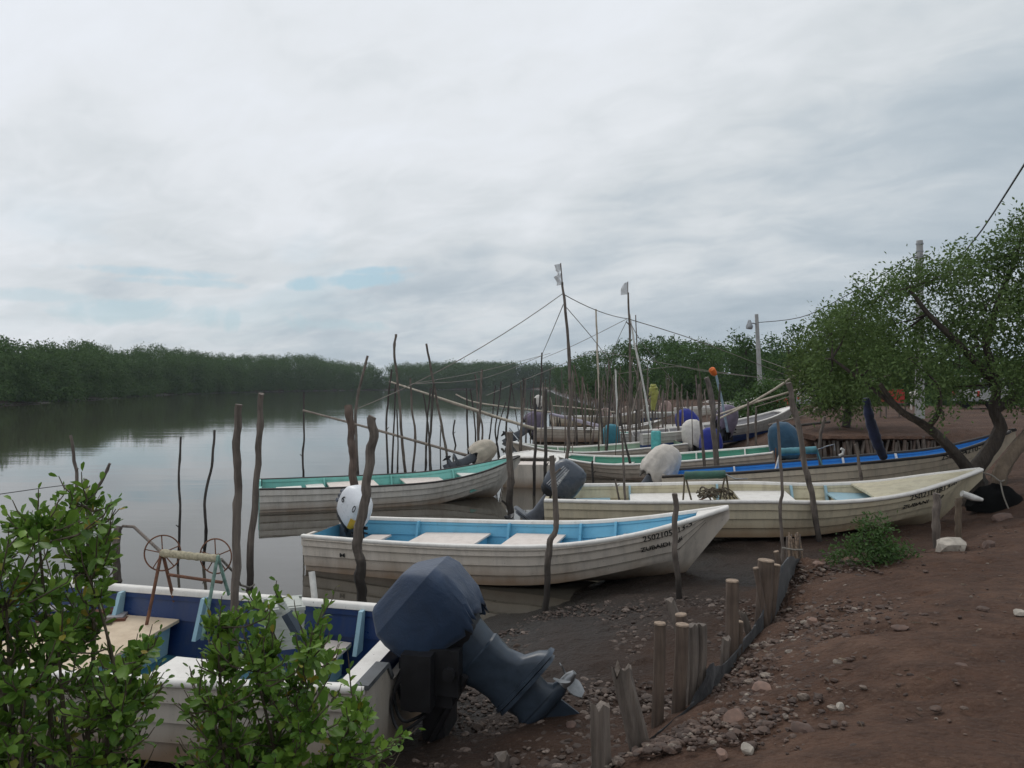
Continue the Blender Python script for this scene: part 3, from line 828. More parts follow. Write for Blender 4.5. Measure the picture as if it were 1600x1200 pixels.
for k, (px, top, d, w, lab) in enumerate(((1166, 522, 70, 24, 'small dark tree topping the wood just beside the lamp post'), (1232, 514, 66, 46, 'dark rounded tree rising over the wood between lamp post and feathery tree'))):
    g = P(px, 640, d); g.z = 1.2; tp = CH + (600 - top) / F * d
    bl = [(Vector((g.x + rg.uniform(-.45, .45) * w / F * d, d + rg.uniform(-.8, .8), tp - .5 - q * .75)), (.8, .8, .55)) for q in range(9)]
    tree('skyline_tree', lab, g, [([g, g + Vector((0, 0, 3)), Vector((g.x, d, tp - 1.5))], .2, .08)], bl, 2200, .30, M['leaf_right'], M['trunk'], 50 + k)
bpx = on_ground(1178, 668, 20, 60); bpx = Vector((12.0, 37.0, tz(12.0, 37.0)))
bl = [(Vector((bpx.x + dx, bpx.y + dy, bpx.z + h)), (.62, .62, .48)) for dx, dy, h in ((-1.1, 0, .5), (-.5, .3, 1.0), (.1, -.2, 1.25), (.7, .2, .9), (1.2, 0, .5), (0, -.5, .5), (-.7, -.4, .4), (.6, -.4, .4), (.2, .2, 1.55), (-1.4, .2, .2))]
tree('green_shrub', 'bright green shrub at the foot of the lamp post', bpx, [([bpx, bpx + Vector((0, 0, .7))], .05, .03)], bl, 4200, .17, M['leaf_shrub'], M['stem'], 61, cat='shrub', shell=.2)
sh = on_ground(1362, 878, 6, 12)
bl = [(sh + Vector((dx, dy, h)) * .72, (.12, .12, .10)) for dx, dy, h in ((-.30, .1, .16), (-.14, 0, .30), (.05, .05, .38), (.20, 0, .25), (.34, .1, .15), (0, -.12, .14), (-.42, .2, .06), (.02, .12, .48), (.18, -.1, .12), (-.18, -.1, .13), (.5, .1, .1), (.1, 0, .55))]
tree('bank_shrub', 'low leafy shrub growing on the bank edge against the cream hull', sh, [([sh - Vector((0, 0, .05)), sh + Vector((0, 0, .25))], .015, .01)], bl, 2400, .042, M['leaf_shrub'], M['stem'], 62, cat='shrub', shell=.1, twig_r=.004, tmpl=LEAF_NEAR)


# ------------------------------------------------------------------ the two bushes close by
def inside(poly, x, y):
    r = False; n = len(poly)
    for i in range(n):
        (x0, y0), (x1, y1) = poly[i], poly[(i + 1) % n]
        if (y0 > y) != (y1 > y) and x < (x1 - x0) * (y - y0) / (y1 - y0) + x0: r = not r
    return r


def bush(label, base, poly, dr, nt_, seed, big, tips=()):
    rg = random.Random(seed); nr = np.random.default_rng(seed)
    root = empty('mangrove_bush', base); tag(root, label, 'bush', 'mangrove bushes on the near bank')
    xs = [p[0] for p in poly]; ys = [p[1] for p in poly]
    T = []
    while len(T) < nt_:
        x, y = rg.uniform(min(xs), max(xs)), rg.uniform(min(ys), max(ys))
        if inside(poly, x, y): T.append(P(x, y, rg.uniform(*dr)))
    for (x, y, d) in tips: T.append(P(x, y, d))
    mains = []
    mb = MB()
    for (x, y, d) in big:
        tip = P(x, y, d); a = Vector(base) + Vector((rg.uniform(-.12, .12), rg.uniform(-.12, .12), 0))
        m1 = a.lerp(tip, .35) + Vector((rg.uniform(-.06, .06), rg.uniform(-.06, .06), .04)); m2 = a.lerp(tip, .7) + Vector((rg.uniform(-.06, .06), rg.uniform(-.06, .06), .05))
        limb(mb, local(root, [a, m1, m2, tip]), .016, .004, 6, seed)
        mains += [m1, m1.lerp(m2, .5), m2, m2.lerp(tip, .5), tip]
    C = []; Dd = []; Nn = []; Ln = []
    for t in T:
        e = min(mains, key=lambda q: (q - t).length + max(0, q.z - t.z + .05) * 2.0)
        d = t - e
        if d.length > .34: e = t - d.normalized() * .34 - Vector((0, 0, .05)); d = t - e
        mid = e + d * .5 + Vector((rg.uniform(-.03, .03), rg.uniform(-.03, .03), -.02))
        up = (d.normalized() + Vector((0, 0, .9))).normalized()
        tip = t + up * .05
        mb.tube(local(root, [e, mid, t, tip]), [.0042, .0034, .0026, .0016], 5)
        nl = rg.randint(9, 16); ph = rg.uniform(0, 6.28)
        for i in range(nl):
            f = .18 + .82 * i / (nl - 1)
            pos = (e.lerp(mid, f * 2) if f < .5 else mid.lerp(t, f * 2 - 1)) if f < .93 else t.lerp(tip, (f - .93) / .07)
            ax = (t - mid).normalized() if f > .4 else (mid - e).normalized()
            a = ax.orthogonal().normalized(); bb = ax.cross(a)
            ang = ph + (i % 2) * math.pi + (i // 2) * 1.57 + rg.uniform(-.4, .4)
            out = a * math.cos(ang) + bb * math.sin(ang)
            sp = .55 + .9 * (1 - f) if f < .9 else .35
            dl = (ax * (1.15 - sp * .5) + out * (.5 + sp * .5) + Vector((0, 0, .12))).normalized()
            C.append(pos + out * .004); Dd.append(dl); Nn.append((ax * .7 - out * .35 + Vector((rg.uniform(-.3, .3), rg.uniform(-.3, .3), .7))))
            Ln.append(rg.uniform(.034, .070) * (.6 if i >= nl - 2 else 1) * (.8 + .4 * ((i * 7) % 5) / 5))
    mb.build('branches', M['stem'], root)
    C = np.array([tuple(x) for x in local(root, C)]); Dd = np.array([tuple(x) for x in Dd]); Nn = np.array([tuple(x) for x in Nn]); Ln = np.array(Ln)
    kind = nr.integers(0, 3, len(Ln)); Vl = []; Fl = []; nv = 0
    for q, tm in enumerate((LEAF_NEAR, LEAF_CURL, LEAF_CUP)):
        s_ = kind == q; v_, f_ = leaf_mesh(C[s_], Dd[s_], Nn[s_] + nr.normal(0, .22, (s_.sum(), 3)), Ln[s_], Ln[s_] * nr.uniform(.50, .82, s_.sum()), tm); Vl.append(v_); Fl.append(f_ + nv); nv += len(v_)
    V = np.concatenate(Vl); Fa = np.concatenate(Fl)
    np_mesh('foliage', V, Fa, M['leaf_bush'], root, smooth=True)
    return root


pl = [(-120, 860), (0, 850), (20, 815), (60, 800), (90, 770), (125, 768), (150, 785), (180, 800), (170, 850), (178, 905), (150, 940), (150, 985), (180, 1000), (235, 985), (255, 1010), (240, 1050), (262, 1090), (235, 1140), (240, 1230), (-120, 1260)]
bush('tall leafy mangrove bush hiding the bow half of the dark blue boat', (-1.75, 3.0, .55), pl, (2.65, 3.35), 400, 8, [(60, 830, 2.9), (130, 790, 3.0), (10, 950, 2.8), (150, 930, 3.0), (90, 1000, 2.9), (220, 1020, 3.0), (-60, 900, 2.9), (180, 1120, 2.9), (40, 1080, 2.8)],
     tips=[(100, 762, 3.0), (128, 757, 3.0), (170, 792, 3.0), (28, 800, 2.9), (60, 785, 2.9), (150, 770, 3.05)])
pl = [(285, 1090), (300, 1040), (318, 985), (350, 965), (385, 945), (420, 960), (445, 985), (470, 1000), (510, 975), (530, 1010), (520, 1060), (560, 1080), (585, 1120), (625, 1165), (610, 1240), (270, 1260), (290, 1150)]
bush('lower leafy mangrove bush in front of the white stern', (-1.0, 3.35, .5), pl, (2.95, 3.6), 300, 9, [(340, 980, 3.2), (425, 945, 3.3), (400, 1050, 3.2), (480, 1020, 3.3), (560, 1110, 3.3), (330, 1110, 3.1), (470, 1130, 3.2)],
     tips=[(430, 925, 3.3), (345, 950, 3.2), (330, 965, 3.2), (462, 955, 3.3), (505, 950, 3.3), (520, 935, 3.35), (545, 1035, 3.3), (612, 1160, 3.3), (640, 1150, 3.35), (392, 935, 3.2)])
# ================================================================== BOATS
T_BG = np.array([0, .25, .45, .65, .8, .9, .97, 1.0]); V_BG = np.array([.84, .97, 1.0, .93, .72, .45, .17, .03])
T_ZG = np.array([0, .2, .5, .65, .8, .9, 1.0]); V_ZG = np.array([.80, .76, .735, .765, .89, 1.03, 1.20])


def smooth_i(x, Xs, Ys):
    x = np.asarray(x, float)
    d = np.diff(Ys) / np.diff(Xs); mm = np.zeros(len(Xs)); mm[1:-1] = (d[1:] + d[:-1]) / 2; mm[0] = d[0]; mm[-1] = d[-1]
    i = np.clip(np.searchsorted(Xs, x) - 1, 0, len(Xs) - 2); h = Xs[i + 1] - Xs[i]; t = (x - Xs[i]) / h
    return (2 * t ** 3 - 3 * t ** 2 + 1) * Ys[i] + (t ** 3 - 2 * t ** 2 + t) * h * mm[i] + (-2 * t ** 3 + 3 * t ** 2) * Ys[i + 1] + (t ** 3 - t ** 2) * h * mm[i + 1]


class Hull:
    def __init__(s, Ln, B, Sc, zg=None):
        s.L, s.B, s.S = Ln, B, Sc; s.VZ = np.array(zg) if zg is not None else V_ZG

    def b(s, t): return float(smooth_i(t, T_BG, V_BG)) * s.B / 2
    def zg(s, t): return float(smooth_i(t, T_ZG, s.VZ)) * s.S

    def zk(s, t):
        if t < .6: return .0
        if t < .89: return .10 * ((t - .6) / .29) ** 2
        return .10 + (s.zg(1) - .17 - .10) * ((t - .89) / .11)

    def zc(s, t):
        z = s.zk(t) + .11 + .22 * float(sstep(.55, .9, t))
        return min(z, s.zg(t) - .10)

    def side(s, t, u, out=0.0):
        """Point on the outer planking; u runs 0 at the gunwale to 1 at the chine."""
        b = s.b(t); fl = np.interp(t, [0, .5, .8, .9, 1], [.86, .84, .62, .40, .3]); bc = b * fl
        zc, zg = s.zc(t), s.zg(t)
        y = b + (bc - b) * (u ** 1.25)
        lev = [0, .235, .48, .74, 1.0]
        for k in range(4):
            if u <= lev[k + 1] + 1e-6:
                y += .034 * ((u - lev[k]) / (lev[k + 1] - lev[k])) * min(1, b / .35); break
        return Vector((t * s.L, y + out, zg + (zc - zg) * u))

    def section(s, t):
        us = [0, .09, .234, .236, .36, .479, .481, .6, .739, .741, .87, 1.0]
        p = [s.side(t, u) for u in us]
        bc = p[-1].y; zc = p[-1].z; zk = s.zk(t)
        # the step of each lap: next plank starts further in
        p += [Vector((t * s.L, bc * .93, zc - .02)), Vector((t * s.L, bc * .5, zk + (zc - zk) * .42)), Vector((t * s.L, .012, zk))]
        return p


def boat(name, label, pos, rot, dims, mats, panels=(), knees=(), zg=None, reg=None, deck_t=.88, deck_mat=None, notch=True, rail=.05, cap=None):
    """pos/rot of the keel under the transom; forward is +x."""
    h = Hull(*dims, zg)
    yaw, pit, rol = rot
    root = empty(name, pos, (rol, -pit, yaw)); tag(root, label, 'boat')
    ts = np.concatenate([np.linspace(0, .7, 22), np.linspace(.72, 1, 20)])
    mb = MB(); rings = []
    for t in ts:
        s = h.section(t)
        rings.append(s + [Vector((p.x, -p.y, p.z)) for p in reversed(s)])
    mb.loft(rings, closed=False)
    n = len(rings[-1]); mb.f.append(tuple((len(rings) - 1) * n + j for j in range(n)))
    mb.build('hull', mats['hull'], root, 32)
    mb = MB()                                            # grime line in each lap
    for u in (.237, .483, .743):
        for sg in (1, -1):
            mb.tube([Vector((q.x, sg * (q.y - .003), q.z)) for q in (h.side(t, u + .004) for t in np.linspace(.004, .95, 34))], .0075, 4)
    mb.build('lap_seam', M['grime'], root, 60)
    # transom with a lowered middle for the motor
    sec = h.section(0); mb = MB()
    hb = .30
    zt = sec[0].z; zn = zt - (.16 if notch else 0)
    prof = [Vector((0, p.y - .004, p.z)) for p in sec[1:]] + [Vector((0, -p.y + .004, p.z)) for p in reversed(sec[1:])]
    top = [Vector((0, -sec[0].y + .01, zt)), Vector((0, -hb - .12, zt)), Vector((0, -hb, zn)), Vector((0, hb, zn)), Vector((0, hb + .12, zt)), Vector((0, sec[0].y - .01, zt))]
    ring = prof + top
    mb.loft([[p + Vector((-.012, 0, 0)) for p in ring], [p + Vector((.055, 0, 0)) for p in ring]], True, True, True)
    mb.build('transom', mats.get('transom', mats['hull']), root, 30)
    if cap:
        for sg in (1, -1):
            mb = MB()
            a_ = Vector((.02, sg * hb * 1.05, zn + .03)); b_ = Vector((.02, sg * (hb + .12), zt + .012)); c_ = Vector((.02, sg * (sec[0].y + .01), zt + .012))
            for p_, q_ in ((a_, b_), (b_, c_)):
                d_ = q_ - p_; mb.box((p_ + q_) / 2, (.10, d_.length, .035), Matrix.Rotation(math.atan2(d_.z, d_.y), 3, 'X'))
            mb.build('transom_cap', cap, root, 30)
    # inner skin and floor
    mb = MB(); rings = []
    tin = np.linspace(.012, .955, 30)
    zf = lambda t: max(.17, h.zc(t) + .035)
    for t in tin:
        b = h.b(t); z0 = h.zg(t) - .012; f = min(zf(t), z0 - .05); half = []
        for u in (0, .12, .125, .45, .455, .8, 1.0):
            z = z0 + (f - z0) * u
            p = h.side(t, min(1.0, (h.zg(t) - z) / (h.zg(t) - h.zc(t))))
            yy = max(.006, p.y - .042 - (.018 if u in (.12, .45) else 0))
            half.append(Vector((p.x, yy, z)))
        half.append(Vector((t * h.L, max(.005, half[-1].y - .06), f)))
        half.append(Vector((t * h.L, .004, f)))
        rings.append(half + [Vector((p.x, -p.y, p.z)) for p in reversed(half)])
    mb.loft([list(reversed(r)) for r in rings], closed=False)
    n = len(rings[0]); q = len(mb.v) - n
    mb.f.append(tuple(range(0, n))); mb.f.append(tuple(q + j for j in reversed(range(n))))
    mb.build('lining', mats['lining'], root, 32)
    if 'floor' in mats:
        mb = MB(); rr = []
        for t in np.linspace(.03, .86, 16):
            f = min(zf(t), h.zg(t) - .08); y = max(.02, h.side(t, .86).y - .12)
            rr.append([Vector((t * h.L, y, f + .006)), Vector((t * h.L, -y, f + .006)), Vector((t * h.L, -y, f + .022)), Vector((t * h.L, y, f + .022))])
        mb.loft(rr, True, True, True); mb.build('floor', mats['floor'], root, 30)
    # gunwale rail along both sides and across the bow
    mb = MB(); tt = np.concatenate([np.linspace(0, .7, 18), np.linspace(.73, .995, 16)])
    path = [(h.side(t, 0), 1) for t in tt]
    path = [p for p, _ in path] + [Vector((p.x, -p.y, p.z)) for p, _ in reversed(path)]
    rings = []
    for i, p in enumerate(path):
        a = path[max(0, i - 1)]; c = path[min(len(path) - 1, i + 1)]
        d = (c - a); d.z = 0; d.normalize(); o = Vector((-d.y, d.x, 0)) * -1
        if o.y * p.y < 0 and abs(p.y) > .05: o = -o
        r = rail; up = Vector((0, 0, 1))
        rings.append([p + o * (.34 * r) - up * (.75 * r), p + o * (.62 * r) - up * .5 * r, p + o * (.72 * r) + up * .1 * r, p + o * (.45 * r) + up * .45 * r, p - o * .7 * r + up * .5 * r, p - o * 1.05 * r + up * .2 * r, p - o * 1.1 * r - up * .6 * r])
    mb.loft(rings, True, True, True)
    mb.build('gunwale', mats['rail'], root, 50)
    if mats.get('line'):                                  # dark rubbing strip under the rail
        mb = MB()
        for sg in (1, -1):
            mb.tube([Vector((q.x, sg * (q.y + .012), q.z)) for q in (h.side(t, .075) for t in np.linspace(.005, .985, 34))], .014, 6)
        mb.build('rubbing_strip', mats['line'], root, 50)
    # bow deck
    mb = MB(); rr = []
    for t in np.linspace(deck_t, .985, 9):
        y = max(.012, h.b(t) - .03); z = h.zg(t) - .006
        rr.append([Vector((t * h.L, y, z)), Vector((t * h.L, 0, z + .02)), Vector((t * h.L, -y, z)), Vector((t * h.L, -y, z - .03)), Vector((t * h.L, 0, z - .03)), Vector((t * h.L, y, z - .03))])
    mb.loft(rr, True, True, True); mb.build('bow_deck', deck_mat or mats['rail'], root, 30)
    # deck panels: (t0, t1, height under the gunwale, material, side fraction lo..hi)
    for pn in panels:
        t0, t1, z, mt = pn[:4]; lo, hi = pn[4] if len(pn) > 4 else (-1, 1)
        mb = MB(); rr = []; sk = pn[5] if len(pn) > 5 else 0
        for t in np.linspace(t0, t1, 4):
            u = np.clip((h.zg(t) - z) / max(.1, h.zg(t) - h.zc(t)), .05, .95)
            w = h.side(t, u * .9).y - .075
            rr.append([Vector((t * h.L, hi * w, z)), Vector((t * h.L, lo * w, z)), Vector((t * h.L, lo * w, z - .03)), Vector((t * h.L, hi * w, z - .03))])
        mb.loft(rr, True, True, True)
        o = mb.build('deck_panel', mt, root, 30)
        mb = MB(); rr = []
        for t in (t0 + .008, t1 - .008):
            u = np.clip((h.zg(t) - z) / max(.1, h.zg(t) - h.zc(t)), .05, .95)
            w = h.side(t, u * .9).y - .13
            f = min(zf(t) + .02, z - .06)
            rr.append([Vector((t * h.L, hi * w, z - .032)), Vector((t * h.L, lo * w, z - .032)), Vector((t * h.L, lo * w * .93, f)), Vector((t * h.L, hi * w * .93, f))])
        mb.loft(rr, True, True, True); mb.build('bench_box', mats.get('bench', mats['lining']), o, 30)
    for t in knees:
        for sg in (1, -1):
            mb = MB(); z0 = h.zg(t) - .02; f = max(zf(t) + .02, z0 - .36)
            y0 = h.side(t, .05).y - .052; y1 = h.side(t, min(.8, (h.zg(t) - f) / (h.zg(t) - h.zc(t)))).y - .06
            pr_ = [Vector((0, sg * y0, z0)), Vector((0, sg * (y0 - .07), z0)), Vector((0, sg * (y1 - .15), f)), Vector((0, sg * y1, f)), ]
            mb.loft([[p + Vector((t * h.L - .02, 0, 0)) for p in pr_], [p + Vector((t * h.L + .02, 0, 0)) for p in pr_]], True, True, True)
            mb.build('knee', mats.get('knee', mats['lining']), root, 30)
    for r in (reg or ()):
        text_on_hull(root, h, *r)
    root['hull_length'] = h.L
    return root, h


def text_mesh(body, size, bold=.018):
    cu = bpy.data.curves.new('lettering', 'FONT'); cu.body = body; cu.size = size; cu.resolution_u = 3; cu.offset = bold * size
    to = bpy.data.objects.new('lettering', cu); COL.objects.link(to)
    dg = bpy.context.evaluated_depsgraph_get(); me = bpy.data.meshes.new_from_object(to.evaluated_get(dg))
    bpy.data.objects.remove(to); bpy.data.curves.remove(cu)
    return me


def text_on_hull(root, h, body, t0, u0, size, side, mat, stretch=1.0, slant=0):
    me = text_mesh(body, 1.0); import bmesh
    bm = bmesh.new(); bm.from_mesh(me); bpy.data.meshes.remove(me); bmesh.ops.triangulate(bm, faces=bm.faces[:])
    for _ in range(4):                                    # short edges, so that the paint follows the laps of the planks
        lg = [e for e in bm.edges if e.calc_length() > .13]
        if not lg: break
        bmesh.ops.subdivide_edges(bm, edges=lg, cuts=1); bmesh.ops.triangulate(bm, faces=bm.faces[:])
    bm.verts.index_update(); vs = [v.co.copy() for v in bm.verts]; fs = [tuple(v.index for v in f.verts) for f in bm.faces]; bm.free()
    w = max(v.x for v in vs)
    out = []
    for v in vs:
        a = v.x * size * stretch if side < 0 else (w - v.x) * size * stretch
        t = t0 + a / h.L
        dzz = h.zg(t) - h.zc(t)
        u = u0 - v.y * size / dzz
        p = h.side(t, max(0.0, u), .006)
        out.append(Vector((p.x, side * (p.y + .008), p.z)))
    mb = MB(); mb.add(out, fs)
    o = mb.build('lettering', mat, root, 0)
    return o


def dark(*k): return None


W_, BG_ = M['white'], M['beige']
A, hA = boat('fishing_boat', 'white fishing boat with a dark blue inside, stern on the mud behind the mangrove bushes', (-.874, 6.181, .106), (2.945, .02, -.045), (6.78, 1.936, 1.012),
             dict(hull=M['hull_bush_shaded'], lining=M['navy'], floor=M['floorblue'], rail=W_, knee=M['knee'], bench=M['knee'], transom=M['hull_bush_shaded']),
             panels=[(.385, .56, .50, M['tan']), (.20, .30, .53, W_, (.0, 1)), (.115, .155, .46, BG_), (.66, .82, .56, W_), (.022, .05, .68, W_)], knees=(.10, .345, .48, .64), deck_t=.82, cap=M['capboard'])
B_, hB = boat('fishing_boat', 'white fishing boat with a pale blue inside, white topped motor on its stern', (-3.094, 13.063, -.18), (-.308, .04, .025), (6.587, 1.868, .961),
              dict(hull=M['hull_white'], lining=M['lblue'], rail=W_, knee=M['lblue'], bench=M['lblue'], line=M['hull_white']),
              panels=[(.155, .20, .47, BG_, (-1, .2)), (.075, .13, .50, BG_, (-.15, .85)), (.22, .40, .52, BG_), (.47, .60, .53, BG_), (.68, .715, .50, W_), (.75, .84, .60, BG_)], knees=(.20, .45, .64, .73),
              reg=[('2502105813-5', .823, .26, .125, -1, M['ink'], .92), ('ZUBAIDI   di', .816, .55, .10, -1, M['ink'], 1.05), ('M', .105, .45, .09, -1, M['ink'], 1.6)], deck_t=.93)
C_, hC = boat('fishing_boat', 'cream fishing boat with long registration number, bow tied to the leaning trunk', (.716, 14.658, .18), (-.138, .024, .044), (7.697, 1.908, .952),
              dict(hull=M['hull_cream'], lining=M['cream'], rail=M['white'], knee=M['knee'], bench=M['cream']), zg=[.80, .785, .80, .77, .86, 1.02, 1.20],
              panels=[(.03, .15, .50, M['knee'], (-.2, 1)), (.20, .40, .58, W_), (.46, .585, .61, W_), (.68, .80, .60, M['knee'])], knees=(.20, .60, .68, .42),
              reg=[('2502102813-6', .812, .275, .155, -1, M['ink'], .98), ('ZUBANI    48', .80, .56, .105, -1, M['ink'], 1.25)], deck_t=.74, deck_mat=M['cream'])
D_, hD = boat('fishing_boat', 'long worn cream fishing boat with a bright blue inside, bow under the tree', (3.719, 18.454, .078), (-.237, .102, -.012), (7.596, 1.846, .98),
              dict(hull=M['hull_worn'], lining=M['blue'], rail=M['darkrail'], knee=M['white'], bench=M['blue']), zg=[.80, .775, .785, .80, .845, .99, 1.20],
              panels=[(.10, .16, .42, M['blue'])], knees=(.22, .36, .55, .70), reg=[('2502104210-2', .775, .24, .16, -1, M['ink'], 1.0)], deck_t=.955, deck_mat=W_)
E_, hE = boat('fishing_boat', 'white fishing boat with an aqua green inside afloat out in the river', (-6.106, 18.567, -.194), (.328, .014, .028), (6.686, 1.872, .979),
              dict(hull=M['hull_cool'], lining=M['aqua'], rail=M['darkrail'], knee=M['aqua'], bench=M['aqua'], transom=M['aqua']),
              panels=[(.06, .15, .62, W_, (-.8, .5)), (.17, .235, .58, W_), (.25, .43, .60, BG_), (.535, .69, .60, BG_), (.76, .88, .70, W_)], knees=(.24, .50, .745), deck_t=.96, rail=.032)
G_, hG = boat('fishing_boat', 'white fishing boat with a deep green inside, pale bow deck towards the river', (7.963, 23.048, .274), (2.738, -.104, -.066), (7.27, 1.906, .985),
              dict(hull=M['hull_beige'], lining=M['green'], rail=W_, knee=W_, bench=W_), panels=[(.62, .74, .56, W_), (.40, .52, .50, BG_), (.08, .20, .52, W_)], knees=(.13, .34, .56, .80), deck_t=.90)
H_, hH = boat('fishing_boat', 'white fishing boat with a pale green inside behind the deep green one', (6.448, 29.287, .022), (3.27, -.056, -.036), (6.417, 1.869, .997),
              dict(hull=M['hull_beige'], lining=M['palegreen'], rail=W_, knee=W_, bench=W_), panels=[(.50, .66, .52, BG_), (.20, .36, .52, W_)], knees=(.15, .42, .72), deck_t=.95)
O_, hO = boat('fishing_boat', 'grey white fishing boat with a blue bottom drawn bow first up the bank', (4.943, 30.335, .282), (.204, .092, .01), (6.955, 1.853, .989),
              dict(hull=M['hull_grey'], lining=M['greylin'], rail=W_, knee=W_, bench=W_), panels=[(.30, .45, .5, W_)], knees=(.25, .6), deck_t=.9)
I_, hI = boat('fishing_boat', 'beige fishing boat with a lavender covered motor on its stern', (1.104, 39.624, -.046), (.044, -.003, -.006), (6.698, 1.848, 1.014),
              dict(hull=M['hull_beige'], lining=M['greylin'], rail=W_, knee=W_, bench=W_), panels=[(.3, .5, .52, W_)], knees=(.25, .6), reg=[('25021', .38, .24, .15, -1, M['ink'], 1)], deck_t=.93)
F_, hF = boat('skiff', 'short white decked skiff seen end on beyond the aqua boat bow', (.42, 22.25, -.12), (1.50, .01, 0), (3.6, 1.80, .98),
              dict(hull=M['hull_white'], lining=M['white'], rail=W_, knee=W_, bench=W_), panels=[(.06, .55, .66, BG_)], deck_t=.6, notch=False, zg=[.8, .79, .79, .80, .81, .83, .86])
Mb, hM = boat('fishing_boat', 'white fishing boat with a thin red line moored far behind the green ones', (6.0, 40.6, -.02), (.10, .02, 0), (6.5, 1.85, 1.0),
              dict(hull=M['hull_cool'], lining=M['white'], rail=W_, knee=W_, bench=W_, line=M['red']), panels=[(.3, .55, .6, W_)], deck_t=.85)
far_boats = [('fishing_boat', 'pale fishing boat lying beyond the boat with the red line', (8.7, 60.0, .0), (.03, .01, 0), 'hull_grey', 'aqua'),
             ('fishing_boat', 'beige fishing boat far up the shore under the wood, broadside on', (12.6, 74.0, .10), (.06, .02, 0), 'hull_beige', 'greylin'),
             ('fishing_boat', 'far beige fishing boat beached next to the tan hooded motors', (17.5, 70.0, .5), (.16, .03, 0), 'hull_white', 'greylin'),
             ('fishing_boat', 'pale fishing boat nosed into the bank behind the orange float', (11.4, 52.0, .55), (.30, .07, 0), 'hull_cool', 'greylin'),
             ('fishing_boat', 'white fishing boat with an aqua inside just behind the pale green one', (4.6, 35.2, -.03), (.12, .02, 0), 'hull_cool', 'aqua'),
             ('fishing_boat', 'grey fishing boat between the thin sticks and the far shore', (2.9, 55.0, -.06), (.12, .0, 0), 'hull_worn', 'greylin')]
for nm, lab, pos, rot, hm, lm in far_boats:
    boat(nm, lab, pos, rot, (6.7, 1.85, 1.0), dict(hull=M[hm], lining=M[lm], rail=W_, knee=W_, bench=W_), panels=[(.3, .5, .55, W_)], deck_t=.9)


def on_boat(bt, p):
    return WM[bt.name] @ Vector(p)


def dens_(pts):
    pts = [Vector(p) for p in pts]; out = []
    for i in range(len(pts) - 1):
        p0 = pts[max(0, i - 1)]; p1 = pts[i]; p2 = pts[i + 1]; p3 = pts[min(len(pts) - 1, i + 2)]
        for q in range(5):
            t = q / 5; out.append(.5 * ((2 * p1) + (-p0 + p2) * t + (2 * p0 - 5 * p1 + 4 * p2 - p3) * t * t + (-p0 + 3 * p1 - 3 * p2 + p3) * t ** 3))
    return out + [pts[-1]]


# ================================================================== OUTBOARD MOTORS
def sup(n, hx, hy, cx, w, p=3.2):
    r = []
    for k in range(n):
        a = 2 * math.pi * k / n; c, s_ = math.cos(a), math.sin(a)
        r.append(Vector((cx + hx * math.copysign(abs(c) ** (2 / p), c), hy * math.copysign(abs(s_) ** (2 / p), s_), w)))
    return r


